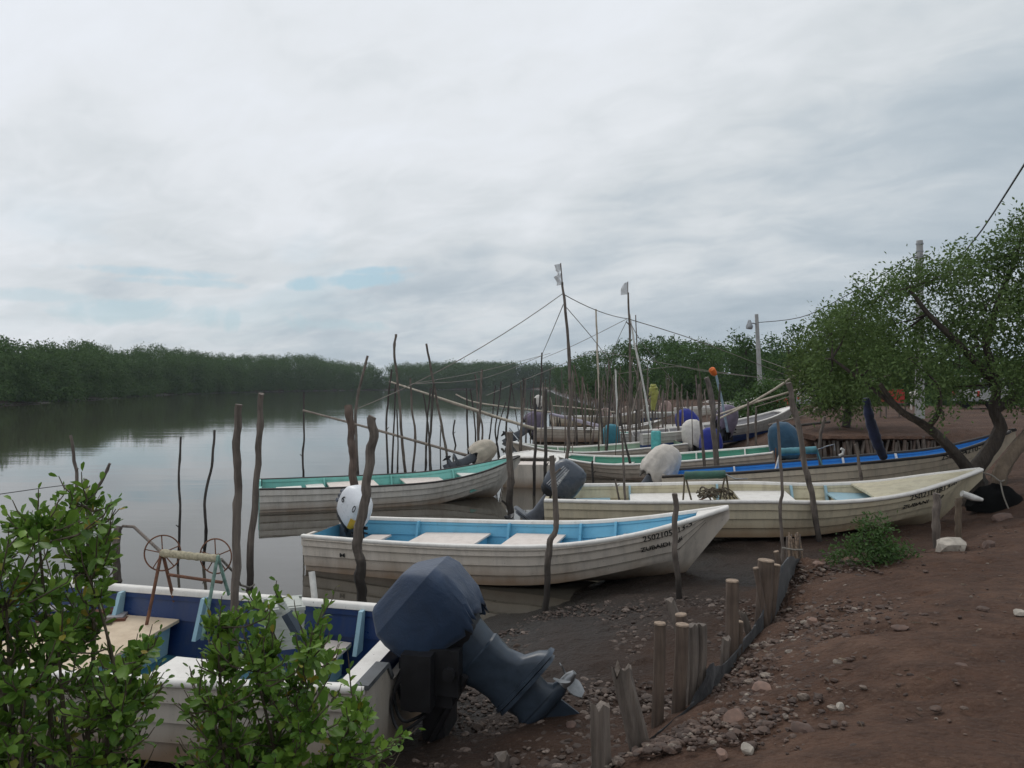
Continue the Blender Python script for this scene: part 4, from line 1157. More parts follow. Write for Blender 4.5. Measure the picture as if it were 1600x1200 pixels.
def outboard(label, bt, at, tilt, sc, style, mat, leg, yaw=0.0, tiller=False, cover=None, seed=0, prop=True, name='outboard_motor', numbers=None, rootpos=None, rootyaw=None, lw=1.0, br=1.0):
    """at: clamp point in the boat's frame. The motor hangs aft (-x) of it; tilt swings the leg up and aft."""
    rot = (Matrix(WM[bt.name].to_3x3().normalized()) if bt else Matrix.Rotation(rootyaw, 3, 'Z'))
    loc = on_boat(bt, at) if bt else Vector(rootpos)
    e = rot.to_euler()
    root = empty(name, loc, (e.x, e.y, e.z + yaw)); tag(root, label, 'outboard motor')
    a = R(tilt); ca, sa = math.cos(a), math.sin(a)
    rg = random.Random(seed)

    def Tt(p):
        x, y, z = p[0] * sc, p[1] * sc, p[2] * sc
        return Vector((x * ca + z * sa, y, -x * sa + z * ca))

    def fin(mb, nm, mt, sm=40, par=None):
        mb.v = [tuple(Tt(v)) for v in mb.v]
        return mb.build(nm, mt, par or root, sm)
    CX = -.26
    if cover is None:
        mb = MB(); prof = [(.02, .255, .175, 0), (.06, .285, .195, 0), (.20, .305, .205, 0), (.36, .30, .20, .005), (.48, .27, .18, .012), (.555, .21, .14, .02), (.585, .11, .07, .03)]
        mb.loft([sup(28, hx, hy, CX + c, w) for w, hx, hy, c in prof], True, True, True); cowl = fin(mb, 'cowl', mat, 50)
        mb = MB(); mb.loft([sup(24, hx, hy, CX, w) for w, hx, hy in ((-.10, .20, .13), (-.05, .25, .17), (.018, .262, .182))], True, True, True); fin(mb, 'lower_pan', M['black'], 40)
        if numbers == 'white60':
            for body, x, y, z, sz in (('6', -.39, -.206, .32, .17), ('0', -.07, -.206, .41, .17)):
                me = text_mesh(body, sz, .010); mb = MB()
                vs = [Vector((CX + .26 + x + v.co.x, y - .002 + (.018 * max(0, (v.co.y + z - .36) / .12)), z + v.co.y)) for v in me.vertices]
                mb.add(vs, [tuple(p.vertices) for p in me.polygons]); bpy.data.meshes.remove(me); fin(mb, 'number', M['ink'], 0)
            mb = MB(); rr = []
            for w, hx, hy, c in ((.03, .265, .182, 0), (.06, .285, .195, 0), (.13, .298, .202, 0), (.20, .305, .205, 0), (.27, .303, .203, .002)):
                rr.append([q for q in sup(48, hx + .012, hy + .012, CX + c, w)[41:48]])
            mb.loft(rr, False); fin(mb, 'yellow_flap', M['yellow'], 30)
            mb = MB()
            for k in range(3): mb.box((CX - .285 - .004 * k, 0, .16 + .09 * k), (.05, .34 - .03 * k, .05))
            fin(mb, 'trim_strip', M['leg_grey'], 30)
        if numbers == 'stripes':
            mb = MB()
            for k in range(4):
                pts = []
                for q in range(9):
                    f = q / 8; z = .07 + .40 * f; x = CX - .20 + k * .035 + .05 * f; hw = .206 if z < .36 else .206 - .022 * (z - .36) / .12
                    pts.append(Vector((x, -hw * (1 - (abs((x - CX) / .305) ** 3.2)) ** (1 / 3.2) - .003, z)))
                mb.tube(pts, .0045, 5)
            fin(mb, 'stripe', M['letter_white'], 40)
            me = text_mesh('YAMAHA', .085, .004); mb = MB()
            mb.add([Vector((CX - .03 - v.co.y * 1.0, -.2115 + (.02 * max(0, (v.co.x + .14 - .36) / .12)), .12 + v.co.x * .86)) for v in me.vertices], [tuple(p.vertices) for p in me.polygons]); bpy.data.meshes.remove(me)
            fin(mb, 'lettering', M['letter_white'], 0)
    else:
        mb = MB(); rings = []; n = 56; cov_ = []
        for (wa, *ra), (wb, *rb) in zip(cover, cover[1:]):
            for q in range(3): cov_.append(tuple(x + (y - x) * q / 3 for x, y in zip((wa, *ra), (wb, *rb))))
        cov_.append(cover[-1]); loose_ = 0 if style == 'tight' else 1
        for w, hx, hy, c in cov_:
            r = sup(n, hx, hy, CX + c, w, 7.0 if style == 'tight' else 2.4)
            for k, p in enumerate(r):
                v = mnoise.noise((math.cos(k / n * 6.283) * 1.6 + seed, math.sin(k / n * 6.283) * 1.6, w * 2.2))
                v2 = mnoise.noise((math.cos(k / n * 6.283) * 5.5, math.sin(k / n * 6.283) * 5.5 + seed * 3.1, w * 1.4))
                fold = mnoise.noise((math.cos(k / n * 6.283) * 3.4 + seed * 2, math.sin(k / n * 6.283) * 3.4, w * .8)); s_ = 1 + .06 * v + (.03 + .03 * loose_) * v2 * (1.3 - min(1, w / .5)) + .20 * fold * loose_ * max(.12, 1 - (w + .1) / .62)
                p.x = CX + (p.x - CX) * s_; p.y *= s_
                p.z += (.10 * v2 + (.05 + .12 * loose_) * v + .12 * fold * loose_) * max(0, 1 - (w - cover[0][0]) / .22)
            rings.append(r)
        mb.loft(rings, True, False, True); cov = fin(mb, 'cover', mat, 24 if style == 'tight' else 75)
        if style == 'tight':                              # sewn piping along the shoulder of the cover and down its flanks
            nr_ = len(rings); mb = MB(); i_ = next(i for i, q in enumerate(cov_) if abs(q[0] - .46) < 1e-6)
            mb.tube([q * 1 for q in rings[i_]] + [rings[i_][0]], .0065, 5)
            for k_ in (9, 19, 37, 47): mb.tube([Vector((r_[k_].x, r_[k_].y, r_[k_].z)) for r_ in rings[:i_ + 1]], .0055, 5)
            fin(mb, 'piping', mat, 50, cov)
        sol = cov.modifiers.new('thickness', 'SOLIDIFY'); sol.thickness = .006; sol.offset = 1
        mb = MB(); mb.loft([sup(20, hx, hy, CX, w) for w, hx, hy in ((-.08, .20, .13), (.0, .24, .16), (.30, .25, .17))], True, True, True); fin(mb, 'engine_block', M['black'], 40)
    # leg
    mb = MB()
    prof = [(-.06, .145, .085, .02), (-.25, .135, .075, .01), (-.45, .125, .06, .0), (-.585, .15, .06, -.02)] if lw == 1 else [(-.04, .165, .090, .03), (-.20, .145, .080, .02), (-.215, .155, .088, .02), (-.36, .135, .062, .0), (-.48, .145, .058, -.035), (-.54, .185, .060, -.085), (-.585, .20, .062, -.105)]
    mb.loft([sup(18, hx * lw, hy * lw, CX + c, w, 3.4) for w, hx, hy, c in prof], True, True, True); lg = fin(mb, 'midsection', leg, 40)
    mb = MB()
    for z, fx, fy, cc in (((-.60, .29, .115, -.10), (-.645, .24, .10, -.09)) if lw == 1 else ((-.60, .215, .066, -.115), (-.635, .20, .072, -.10))):
        mb.loft([sup(20, fx * lw, fy * lw, CX + cc, z + .014, 3.6), sup(20, fx * 1.03 * lw, fy * 1.03 * lw, CX + cc, z - .014, 3.6)], True, True, True)
    fin(mb, 'cavitation_plate', leg, 40)
    mb = MB(); mb.loft([sup(16, hx * lw, hy * lw, CX + c, w, 2.6) for w, hx, hy, c in ((-.655, .13, .05, -.03), (-.74, .12, .045, -.04), (-.80, .15, .05, -.05))], True, True, True)
    rr = []
    for x, r_ in ((.20, .012), (.15, .05), (.05, .068), (-.12, .070), (-.26, .058), (-.30, .045)):
        rr.append([Vector((CX + x, r_ * math.cos(k / 14 * 6.283), -.83 + r_ * math.sin(k / 14 * 6.283))) for k in range(14)])
    mb.loft(rr, True, True, True)
    mb.loft([[Vector((CX + .04, .012, -.88)), Vector((CX - .20, .012, -.88)), Vector((CX - .20, -.012, -.88)), Vector((CX + .04, -.012, -.88))], [Vector((CX - .10, .006, -1.06)), Vector((CX - .22, .006, -1.06)), Vector((CX - .22, -.006, -1.06)), Vector((CX - .10, -.006, -1.06))]], True, True, True)
    fin(mb, 'gearcase', leg, 40)
    if prop:
        mb = MB(); mb.loft([[Vector((CX - .30 - dx, r_ * math.cos(k / 12 * 6.283), -.83 + r_ * math.sin(k / 12 * 6.283))) for k in range(12)] for dx, r_ in ((0, .045), (.08, .042), (.13, .02))], True, True, True)
        for k in range(3):
            b0 = k * 2.094 + .5; rr = []
            for q in range(6):
                f = q / 5; r_ = .035 + .125 * f; wv = .055 + .075 * math.sin(math.pi * min(1, f * .85 + .1))
                tw = .75 - .35 * f; rr.append([])
                for sg, th in ((-1, .004), (1, .004), (1, -.004), (-1, -.004)):
                    an = b0 + sg * wv * math.cos(tw) / r_ * .5
                    rr[-1].append(Vector((CX - .345 + sg * wv * .5 * math.sin(tw) + th, r_ * math.cos(an), -.83 + r_ * math.sin(an))))
            mb.loft(rr, True, True, True)
        fin(mb, 'propeller', M['steel'] if leg is M['leg_blue'] else M['black'], 40)
    # clamp bracket stays on the transom, untilted
    mb = MB(); sc *= br
    for sg in (-1, 1):
        mb.box((-.05 * sc, sg * .11 * sc, -.10 * sc / br ** 1.5), (.12 * sc, .03 * sc, .36 * sc / br ** .8)); mb.box((.06 * sc, sg * .11 * sc, .02 * sc), (.14 * sc, .03 * sc, .05 * sc)); mb.tube([(.12 * sc, sg * .11 * sc, -.06 * sc), (.04 * sc, sg * .11 * sc, -.06 * sc)], .014 * sc, 8)
    mb.tube([(-.10 * sc, -.16 * sc, .0), (-.10 * sc, .16 * sc, 0)], .03 * sc, 10)
    if br == 1: mb.box((-.15 * sc, 0, -.12 * sc), (.10 * sc, .16 * sc, .34 * sc), Matrix.Rotation(-a * .5, 3, 'Y'))
    else:
        mb.box((.03 * sc, 0, -.03 * sc), (.13 * sc, .40 * sc, .24 * sc)); mb.box((-.07 * sc, 0, .0), (.14 * sc, .28 * sc, .20 * sc)); mb.box((-.02 * sc, 0, -.20 * sc), (.10 * sc, .20 * sc, .24 * sc)); [mb.tube(dens_([(.10, y_, .10), (.24, y_ + .03, -.02 - q_ * .06), (.16, y_ + .06, -.26 - q_ * .05), (-.02, y_, -.30)]), .014, 6) for q_, y_ in enumerate((-.26, .18, .27, .33))]; mb.tube([(.0, -.10 * sc, -.34 * sc), (-.16 * sc, -.10 * sc, -.02 * sc)], .03, 10); mb.tube([(.0, .10 * sc, -.34 * sc), (-.16 * sc, .10 * sc, -.02 * sc)], .03, 10)
    mb.build('clamp_bracket', M['black'], root, 40)
    if tiller:
        mb = MB(); d = Vector(tiller); p0 = Vector((.50, .16, .0)) * sc
        q = (d).normalized().to_track_quat('X', 'Z').to_matrix()
        mb.box(p0 + d * .40, (d.length * .80, .085, .055), q); th = mb.build('tiller', leg, root, 30)
        mb = MB(); mb.tube([p0 + d * .80, p0 + d * 1.02], [.030, .028], 12)
        for k in range(5): mb.tube([p0 + d * (.82 + k * .04), p0 + d * (.835 + k * .04)], .034, 12)
        mb.build('grip', M['crate_grey'], th, 40)
        mb = MB(); mb.tube([p0 + d * 1.02, p0 + d * 1.10], [.03, .024], 12); mb.build('grip_end', M['black'], th, 40)
    return root


NAVY = [(-.02, .27, .21, .0), (.12, .33, .25, .0), (.36, .365, .265, .0), (.46, .35, .255, .01), (.60, .225, .165, .06), (.618, .19, .14, .065), (.622, .05, .04, .07)]
HOOD = [(-.12, .31, .25, .02), (.06, .33, .26, 0), (.25, .32, .25, 0), (.42, .28, .22, 0), (.55, .20, .16, .01), (.61, .08, .07, .02)]
m1 = outboard('large tilted outboard motor under a navy fabric cover, propeller over the mud', A, (-.27, 0, .72), 50, 1.02, 'tight', M['cover_navy'], M['leg_blue'], tiller=(.30, .0, .47), cover=NAVY, seed=4, lw=1.5, br=1.75)
m2 = outboard('tilted outboard motor with white cowl, number sixty and yellow flap', B_, (.52, .05, .70), 40, 1.06, 'cowl', M['cowl_white'], M['leg_grey'], numbers='white60', yaw=-.55)
m3 = outboard('tilted dark grey outboard motor with pale stripes on the cream boat', C_, (.36, .05, .56), 38, 1.16, 'cowl', M['cowl_grey'], M['leg_grey'], numbers='stripes')
m4 = outboard('outboard motor under a draped cream cloth on the bright blue boat stern', D_, (.06, .1, .56), 40, 1.28, 'hood', M['cover_cream'], M['leg_grey'], cover=HOOD, seed=9)
m5 = outboard('big outboard motor under a dark teal cloth at the deep green boat stern', G_, (.0, 0, .62), 12, 1.45, 'hood', M['cover_teal'], M['leg_grey'], cover=HOOD, seed=12)
m6 = outboard('outboard motor under a royal navy cloth standing among the far boats', None, None, 25, 1.5, 'hood', M['cover_blue'], M['leg_grey'], cover=HOOD, seed=15, rootpos=P(1066, 676, 33), rootyaw=2.9)
m7 = outboard('outboard motor in a dirty white hood at the pale green boat stern', H_, (-.30, 0, .62), 18, 1.45, 'hood', M['cover_white'], M['leg_grey'], cover=HOOD, seed=18)
m8 = outboard('outboard motor in a bright royal blue hood beside the dirty white one', None, None, 5, 1.25, 'hood', M['cover_blue'], M['leg_grey'], cover=HOOD, seed=21, rootpos=P(1098, 702, 28.0), rootyaw=3.2)
m9 = outboard('outboard motor under a lavender grey cloth on the far beige boat', I_, (.10, 0, .62), 50, 1.55, 'hood', M['cover_lav'], M['leg_grey'], cover=HOOD, seed=24)
m10 = outboard('outboard motor under an aqua cloth among the sticks', None, None, 8, 1.3, 'hood', M['cover_aqua'], M['leg_grey'], cover=HOOD, seed=27, rootpos=P(964, 692, 34), rootyaw=.3)
m11 = outboard('beige covered outboard motor tipped flat beyond the aqua boat', None, None, 62, .95, 'hood', M['cover_beige'], M['leg_grey'], cover=HOOD, seed=30, rootpos=P(752, 722, 21.6), rootyaw=.25)
m12 = outboard('outboard motor under a dark grey cloth where the blue bottomed boat is tied', None, None, 30, 1.4, 'hood', M['cover_lav'], M['leg_grey'], cover=HOOD, seed=33, rootpos=P(1140, 672, 29.5), rootyaw=.4)
for k, (px, py, d, mt, lab) in enumerate(((1046, 645, 62, 'cover_pink', 'far outboard motor under a pinkish striped cloth'), (985, 655, 58, 'cover_tan', 'far outboard motor under a tan cloth, tallest of the tan ones'), (952, 658, 56, 'cover_pink', 'far outboard motor in a faded pink hood beside the tan one'), (846, 632, 78, 'cover_white', 'tiny far motor under a white cloth at the water edge of the wood'))):
    outboard(lab, None, None, 10, 1.5, 'hood', M[mt], M['leg_grey'], cover=HOOD, seed=40 + k, rootpos=P(px, py, d), rootyaw=.2, prop=False)


# ================================================================== NET WINCHES
def winch(label, aL, aR, feet, drum_r, mdrum, mlegL, mlegR, bar=None, wheels=None, crank=None, drum_rope=True):
    root = empty('net_winch', (aL + aR) / 2 - Vector((0, 0, .7))); tag(root, label, 'winch')
    d = (aR - aL)
    mb = MB(); nseg = 14; mb.tube(local(root, [aL + d * (k / nseg) for k in range(nseg + 1)]), [drum_r * (1 + (.16 if drum_rope and k % 2 else 0)) for k in range(nseg + 1)], 12, .06); mb.build('drum', mdrum, root, 50)
    for ap, fs, mt in ((aL, feet[:2], mlegL), (aR, feet[2:], mlegR)):
        for f in fs:
            mb = MB(); mb.tube(local(root, [ap + Vector((0, 0, .03)), ap.lerp(f, .5), f]), .017, 8); mb.build('leg', mt, root)
    if bar:
        mb = MB(); mb.tube(local(root, bar), .016, 8); mb.build('crossbar', M['rust'], root)
    for c, r, ax in (wheels or ()):
        q = ax.to_track_quat('Z', 'Y').to_matrix(); mb = MB(); ring = []
        lc = local(root, [c])[0]
        mb.tube([lc + q @ Vector((r * math.cos(k / 32 * 6.2832), r * math.sin(k / 32 * 6.2832), 0)) for k in range(33)], .0075, 6)
        w = mb.build('wheel', M['rust'], root)
        mb = MB()
        for k in range(5):
            an = k / 5 * 6.2832 + .4; mb.tube([lc, lc + q @ Vector((r * math.cos(an), r * math.sin(an), 0))], .006, 6)
        mb.tube([lc - q @ Vector((0, 0, .05)), lc + q @ Vector((0, 0, .05))], .018, 8)
        mb.build('spokes', M['rust'], w)
    if crank:
        mb = MB(); mb.tube(local(root, crank), .012, 7); mb.build('crank_handle', M['steel'], root)
    return root


aL, aR = P(253, 864, 7.5), P(340, 873, 7.25)
winch('rusty winch frame with two spoked wheels and rope drum in the dark blue boat', aL, aR, [P(226, 990, 7.35), P(281, 972, 7.65), P(316, 1000, 7.1), P(366, 955, 7.55)], .034, M['drumrope'], M['rust'], M['greenrust'],
      bar=[P(264, 898, 7.5), P(347, 910, 7.35)], wheels=[(P(254, 864, 7.58), .172, Vector((.12, -1, .1))), (P(337, 869, 7.36), .165, Vector((-.18, -1, .05)))])
winch('winch frame with a dark green roller and tangled legs in the cream boat', P(1070, 743, 13.9), P(1134, 741, 13.7), [P(1067, 786, 13.7), P(1081, 784, 14.1), P(1124, 783, 13.5), P(1141, 781, 13.9)], .075, M['greenroll'], M['stem'], M['stem'], drum_rope=False,
      bar=[P(1090, 783, 13.6), P(1128, 766, 13.6)], crank=[P(1134, 741, 13.6), P(1148, 748, 13.5), P(1168, 748, 13.5)])
winch('winch frame with a teal roller and blue leg in the bright blue boat', P(1219, 706, 17.3), P(1276, 703, 17.0), [P(1210, 738, 17.2), P(1216, 734, 17.6), P(1286, 730, 16.8), P(1281, 727, 17.2)], .085, M['teal'], M['white'], M['teal'], drum_rope=False,
      bar=[P(1212, 700, 17.3), P(1212, 735, 17.3)], crank=[P(1276, 703, 17), P(1292, 697, 16.9), P(1304, 694, 16.9), P(1304, 704, 16.9)])
mb = MB(); c0 = P(1311, 712, 16.6); mb.tube([P(1311, 712, 16.6) - c0, P(1317, 709, 16.6) - c0, P(1318, 703, 16.6) - c0, P(1314, 701, 16.6) - c0], .03, 8); o = mb.build('white_hook', M['pvc'], None); o.location = c0; tag(o, 'bent white plastic pipe hook on the bright blue boat gunwale', 'hook')

# ================================================================== LOOSE GEAR IN THE DARK BLUE BOAT
def crate(name, label, cat, c, s, yaw, mat, lid=None, group=None):
    root = empty(name, c, (0, 0, yaw)); tag(root, label, cat, group)
    mb = MB(); w, d, h = s; t = .02
    for x, y, sx, sy in ((0, -d / 2, w, t), (0, d / 2, w, t), (-w / 2, 0, t, d - t), (w / 2, 0, t, d - t)): mb.box((x, y, h / 2), (sx, sy, h))
    mb.box((0, 0, t / 2 + .002), (w - t, d - t, t))
    for z in (.25, .55, .85):
        for y in (-d / 2 - .012, d / 2 + .012): mb.box((0, y, h * z), (w * .98, .006, .02))
    mb.box((0, -d / 2 - .013, h + .004), (w + .03, .03, .03)); mb.box((0, d / 2 + .013, h + .004), (w + .03, .03, .03))
    mb.build('shell', mat, root, 30)
    if lid:
        mb = MB(); mb.box((0, 0, h + .015), (w - .03, d - .03, .02)); mb.build('lid', lid, root, 30)
    return root


crate('fish_crate', 'pale grey plastic crate standing in the dark blue boat beside the bush', 'crate', P(444, 1005, 6.75), (.30, .34, .34), .35, M['crate_grey'], M['crate_grey'])
crate('wooden_tray', 'dark brown wooden tray lying on the tan deck of the dark blue boat', 'tray', P(166, 978, 7.6), (.42, .34, .10), .2, M['brownbox'], M['greylin'])
def loose(name, label, cat, mbb, mat, origin, sm=40, group=None):
    o = mbb.build(name, mat, None, sm, origin=origin); return tag(o, label, cat, group)


mb = MB(); mb.tube([P(487, 893, 7.5), P(491, 930, 7.45), P(497, 1000, 7.35)], .030, 10, .05)
loose('white_pipe', 'cracked white pipe standing upright at the far side of the dark blue boat', 'pipe', mb, M['pvc'], P(497, 1000, 7.35))
mb = MB(); mb.tube([P(192, 822, 8.6), P(209, 823, 8.5), P(252, 863, 7.7)], .016, 8)
loose('bent_pipe', 'bent grey pipe running from the thick post to the spoked winch', 'pipe', mb, M['bark'], P(209, 823, 8.5))
mb = MB(); mb.tube([P(346, 874, 7.3), P(364, 893, 8.4), P(376, 914, 9.4), P(390, 918, 9.9), P(398, 913, 9.9)], .014, 7)
loose('mooring_rope', 'stiff dark rope from the spoked winch round the tall water post', 'rope', mb, M['rope'], P(364, 893, 8.4))
mb = MB(); mb.tube([P(-60, 778, 9), P(0, 772, 9.5), P(70, 762, 10.4), P(118, 756, 11.2)], .006, 5)
loose('mooring_rope', 'thin line stretched over the water beside the tall bush', 'rope', mb, M['wire'], P(70, 762, 10.4))

for k, (x, y, d, yw, lab) in enumerate(((96, 992, 7.3, .25, 'grey weathered board lying deepest among the bush leaves in the dark blue boat'), (122, 974, 7.5, .45, 'dark stained board lying across the grey one in the dark blue boat'), (74, 968, 7.6, .1, 'short pale board at the far side of the tan deck'))):
    c = P(x, y, d); c.z = .72 + .03 * k; mb = MB(); mb.box((0, 0, 0), (.9 - .2 * k, .14, .025), Matrix.Rotation(yw, 3, 'Z')); o = mb.build('board', M[('bark', 'brownbox', 'greylin')[k]], None, 30); o.location = c; tag(o, lab, 'board')
# ================================================================== STICKS AND POSTS
def dens(pts, k=5):
    """Smooth curve through the points."""
    out = []
    for i in range(len(pts) - 1):
        p0 = pts[max(0, i - 1)]; p1 = pts[i]; p2 = pts[i + 1]; p3 = pts[min(len(pts) - 1, i + 2)]
        for q in range(k):
            t = q / k; out.append(.5 * ((2 * p1) + (-p0 + p2) * t + (2 * p0 - 5 * p1 + 4 * p2 - p3) * t * t + (-p0 + 3 * p1 - 3 * p2 + p3) * t ** 3))
    out.append(pts[-1]); return out


SEED = [100]


def stick(px, d, th, mat, label, name='mooring_stick', cat='stick', group=None, deep=.5, topscale=.72, dlean=0.0, sides=8):
    """px: photo positions from top to foot; d metres out; th photo thickness at the foot. Driven into the bed."""
    SEED[0] += 1; rg = random.Random(SEED[0]); n = len(px)
    pts = [P(x, y, d + dlean * (1 - i / (n - 1))) for i, (x, y) in enumerate(px)]
    f = pts[-1]; low = min(tz(f.x, f.y), f.z) - deep
    dr = (pts[-1] - pts[-2]).normalized(); k = min(3.0, (f.z - low) / max(.3, -dr.z)); pts.append(f + dr * k)
    pts = dens(pts, 6)
    r = th * (.86 if th > 9 else .75) * d / F / 2; m = len(pts) - 1
    org = pts[-1].copy(); org = Vector((org.x, org.y, max(low + deep, 0)))
    sd = SEED[0] * 3.7; wob = [Vector((mnoise.noise((k * .33, sd, 0)), mnoise.noise((k * .33, sd, 9)), 0)) * r * .55 for k in range(len(pts))]
    mb = MB(); rad = [r * (topscale + (1 - topscale) * i / m) * (1 + .09 * mnoise.noise((i * .5, sd, 4))) for i in range(m + 1)]
    kn = rg.randrange(2, max(3, m - 2)); rad[kn] *= 1.22
    mb.tube([p + w for p, w in zip(pts, wob)], rad, sides, .09, SEED[0])
    if r > .018 and rg.random() < .6:                    # a cut side twig
        i = rg.randrange(2, m - 3); a = rg.uniform(0, 6.28); q = pts[i] + Vector((math.cos(a), math.sin(a), .9)).normalized() * r * 3.2
        mb.tube([pts[i], q], [r * .4, r * .3], 6)
    o = mb.build(name, M[mat], None, 45, origin=org)
    return tag(o, label, cat, group)


wd = lambda y: 3600.0 / (y - 600.0)
# the thick posts that stand nearest
stick([(374, 632), (371, 690), (372, 760), (368, 850), (366, 960), (366, 1040)], 6.1, 17, 'bark', 'thick grey post rising through the dark blue boat beside its winch', 'mooring_post', 'post', topscale=.8)
stick([(408, 615), (405, 665), (402, 740), (393, 850), (388, 945)], 10.1, 14, 'bark', 'tall slanted post in the water beside the transom of the aqua boat', 'mooring_post', 'post', topscale=.75)
stick([(582, 651), (582, 690), (575, 740), (569, 790), (559, 840), (563, 890), (566, 945)], 10.4, 19, 'bark', 'kinked thick post standing between the navy covered motor and the pale blue boat', 'mooring_post', 'post', topscale=.85)
stick([(545, 634), (549, 680), (552, 720), (556, 790), (558, 830)], 16.2, 15, 'bark_red', 'reddish post in front of the aqua boat, above the white cowl', 'mooring_post', 'post', topscale=.9)
stick([(862, 712), (865, 750), (869, 800), (866, 830), (857, 865), (853, 945)], 10.0, 12, 'bark', 'crooked post against the middle of the pale blue boat', 'mooring_post', 'post', topscale=.8)
stick([(1055, 771), (1056, 800), (1054, 850), (1058, 890), (1062, 938)], 9.75, 11, 'bark', 'post in front of the number on the pale blue boat', 'mooring_post', 'post', topscale=.9)
stick([(1215, 655), (1218, 700), (1222, 760), (1219, 800), (1223, 850), (1221, 890)], 9.6, 8, 'bark', 'long thin post beside the twig bundle crossing the cream hull', 'mooring_post', 'post')
stick([(1233, 598), (1241, 640), (1252, 695), (1261, 740), (1269, 781)], 13.0, 11, 'bark', 'slanting pole standing in the cream boat in front of the teal covered motor', 'mooring_post', 'post', topscale=.9)
stick([(796, 675), (796, 720), (797, 770), (797, 808)], 17.3, 13, 'bark', 'straight grey post just off the bow of the aqua boat', 'mooring_post', 'post', topscale=.9)
stick([(186, 822), (181, 850), (183, 900), (184, 930)], 9.3, 14, 'bark', 'short thick post with bent pipe behind the dark blue boat', 'mooring_post', 'post', topscale=.95)
stick([(1104, 590), (1112, 619), (1114, 660), (1121, 729), (1121, 750)], 20.5, 11, 'bark', 'thick pale slanting post below the orange float', 'mooring_post', 'post', topscale=.85)
stick([(1464, 771), (1463, 800), (1464, 850)], 10.9, 14, 'bark', 'stout post under the number of the cream boat, behind the pale boulder', 'mooring_post', 'post', topscale=.95)
stick([(1497, 778), (1497, 805), (1498, 840)], 11.3, 11, 'trunk_pale', 'shorter pale topped post under the tip of the cream bow', 'mooring_post', 'post', topscale=1.0)
# flag masts and light poles
def mast(px, d, th, mat, label, tip=None, **k):
    return stick(px, d, th, mat, label, 'flag_mast' if tip else 'pole', 'mast' if tip else 'pole', sides=8, **k)


stick([(879, 441), (885, 500), (891, 600), (889, 680), (884, 735)], 22.6, 9, 'bark', 'tallest mast, flying the tattered flag over the green boats', 'flag_mast', 'mast', topscale=.55)
stick([(981, 457), (984, 520), (985, 600), (984, 690), (983, 706)], 30.0, 6.5, 'bark', 'second mast with the small flag, behind the pale green boat', 'flag_mast', 'mast', topscale=.6)
stick([(931, 483), (933, 540), (936, 612), (938, 680), (939, 699)], 30.6, 5, 'bamboo', 'white topped bare pole between the two flag masts', 'pole', 'pole')
stick([(984, 491), (990, 530), (1003, 590), (1016, 664), (1018, 672)], 36, 5, 'pvc', 'white leaning pole just beside the second flag mast', 'pole', 'pole')
stick([(962, 577), (963, 620), (965, 680)], 36, 5, 'pvc', 'short white upright pole above the aqua covered motor', 'pole', 'pole')
stick([(993, 492), (996, 560), (1000, 640)], 42, 3, 'bark', 'thin dark pole close behind the white leaning one', 'pole', 'pole')
for (p0, p1, d, tip, low, label, nm) in ((P(876, 411, 22.6), P(879, 445, 22.6), 22.6, 30, .022, 'torn white flag at the head of the tallest mast', 'a'), (P(981, 440, 30), P(981, 460, 30), 30, 15, .02, 'small white pennant at the head of the second mast', 'b')):
    root = empty('flag', p1); tag(root, label, 'flag')
    mb = MB(); mb.tube(local(root, [p0, p1]), .016, 6); mb.build('staff', M['bark'], root)
    V = []; Fc = []; nx, nz = 9, 14
    Lz = (p0.z - p1.z) * (.85 if nm == 'a' else .9); wx = (.19 if nm == 'a' else .27)
    for i in range(nz + 1):
        f = i / nz; w = wx * (1.0 - .45 * math.sin(f * 9) * .4 - (.35 if .25 < f < .45 else 0)) if nm == 'a' else wx * (.25 + .75 * math.sin(math.pi * min(.5, f * .75 + .12)))
        for j in range(nx + 1):
            g = j / nx; V.append((-g * w + (p0.x - p1.x) * (1 - f), .05 * math.sin(g * 6 + f * 3) * g, (p0.z - p1.z) * (1 - f) * .98 - .05 * g - .03 * g * math.sin(f * 5)))
    Fc = [(i * (nx + 1) + j, i * (nx + 1) + j + 1, (i + 1) * (nx + 1) + j + 1, (i + 1) * (nx + 1) + j) for i in range(nz) for j in range(nx)]
    Fc = [f for k, f in enumerate(Fc) if not (nm == 'a' and k in (38, 39, 47, 46, 48, 83, 92, 56))]
    mb = MB(); mb.add(V, Fc); o = mb.build('cloth', M['flag'], root, 60)

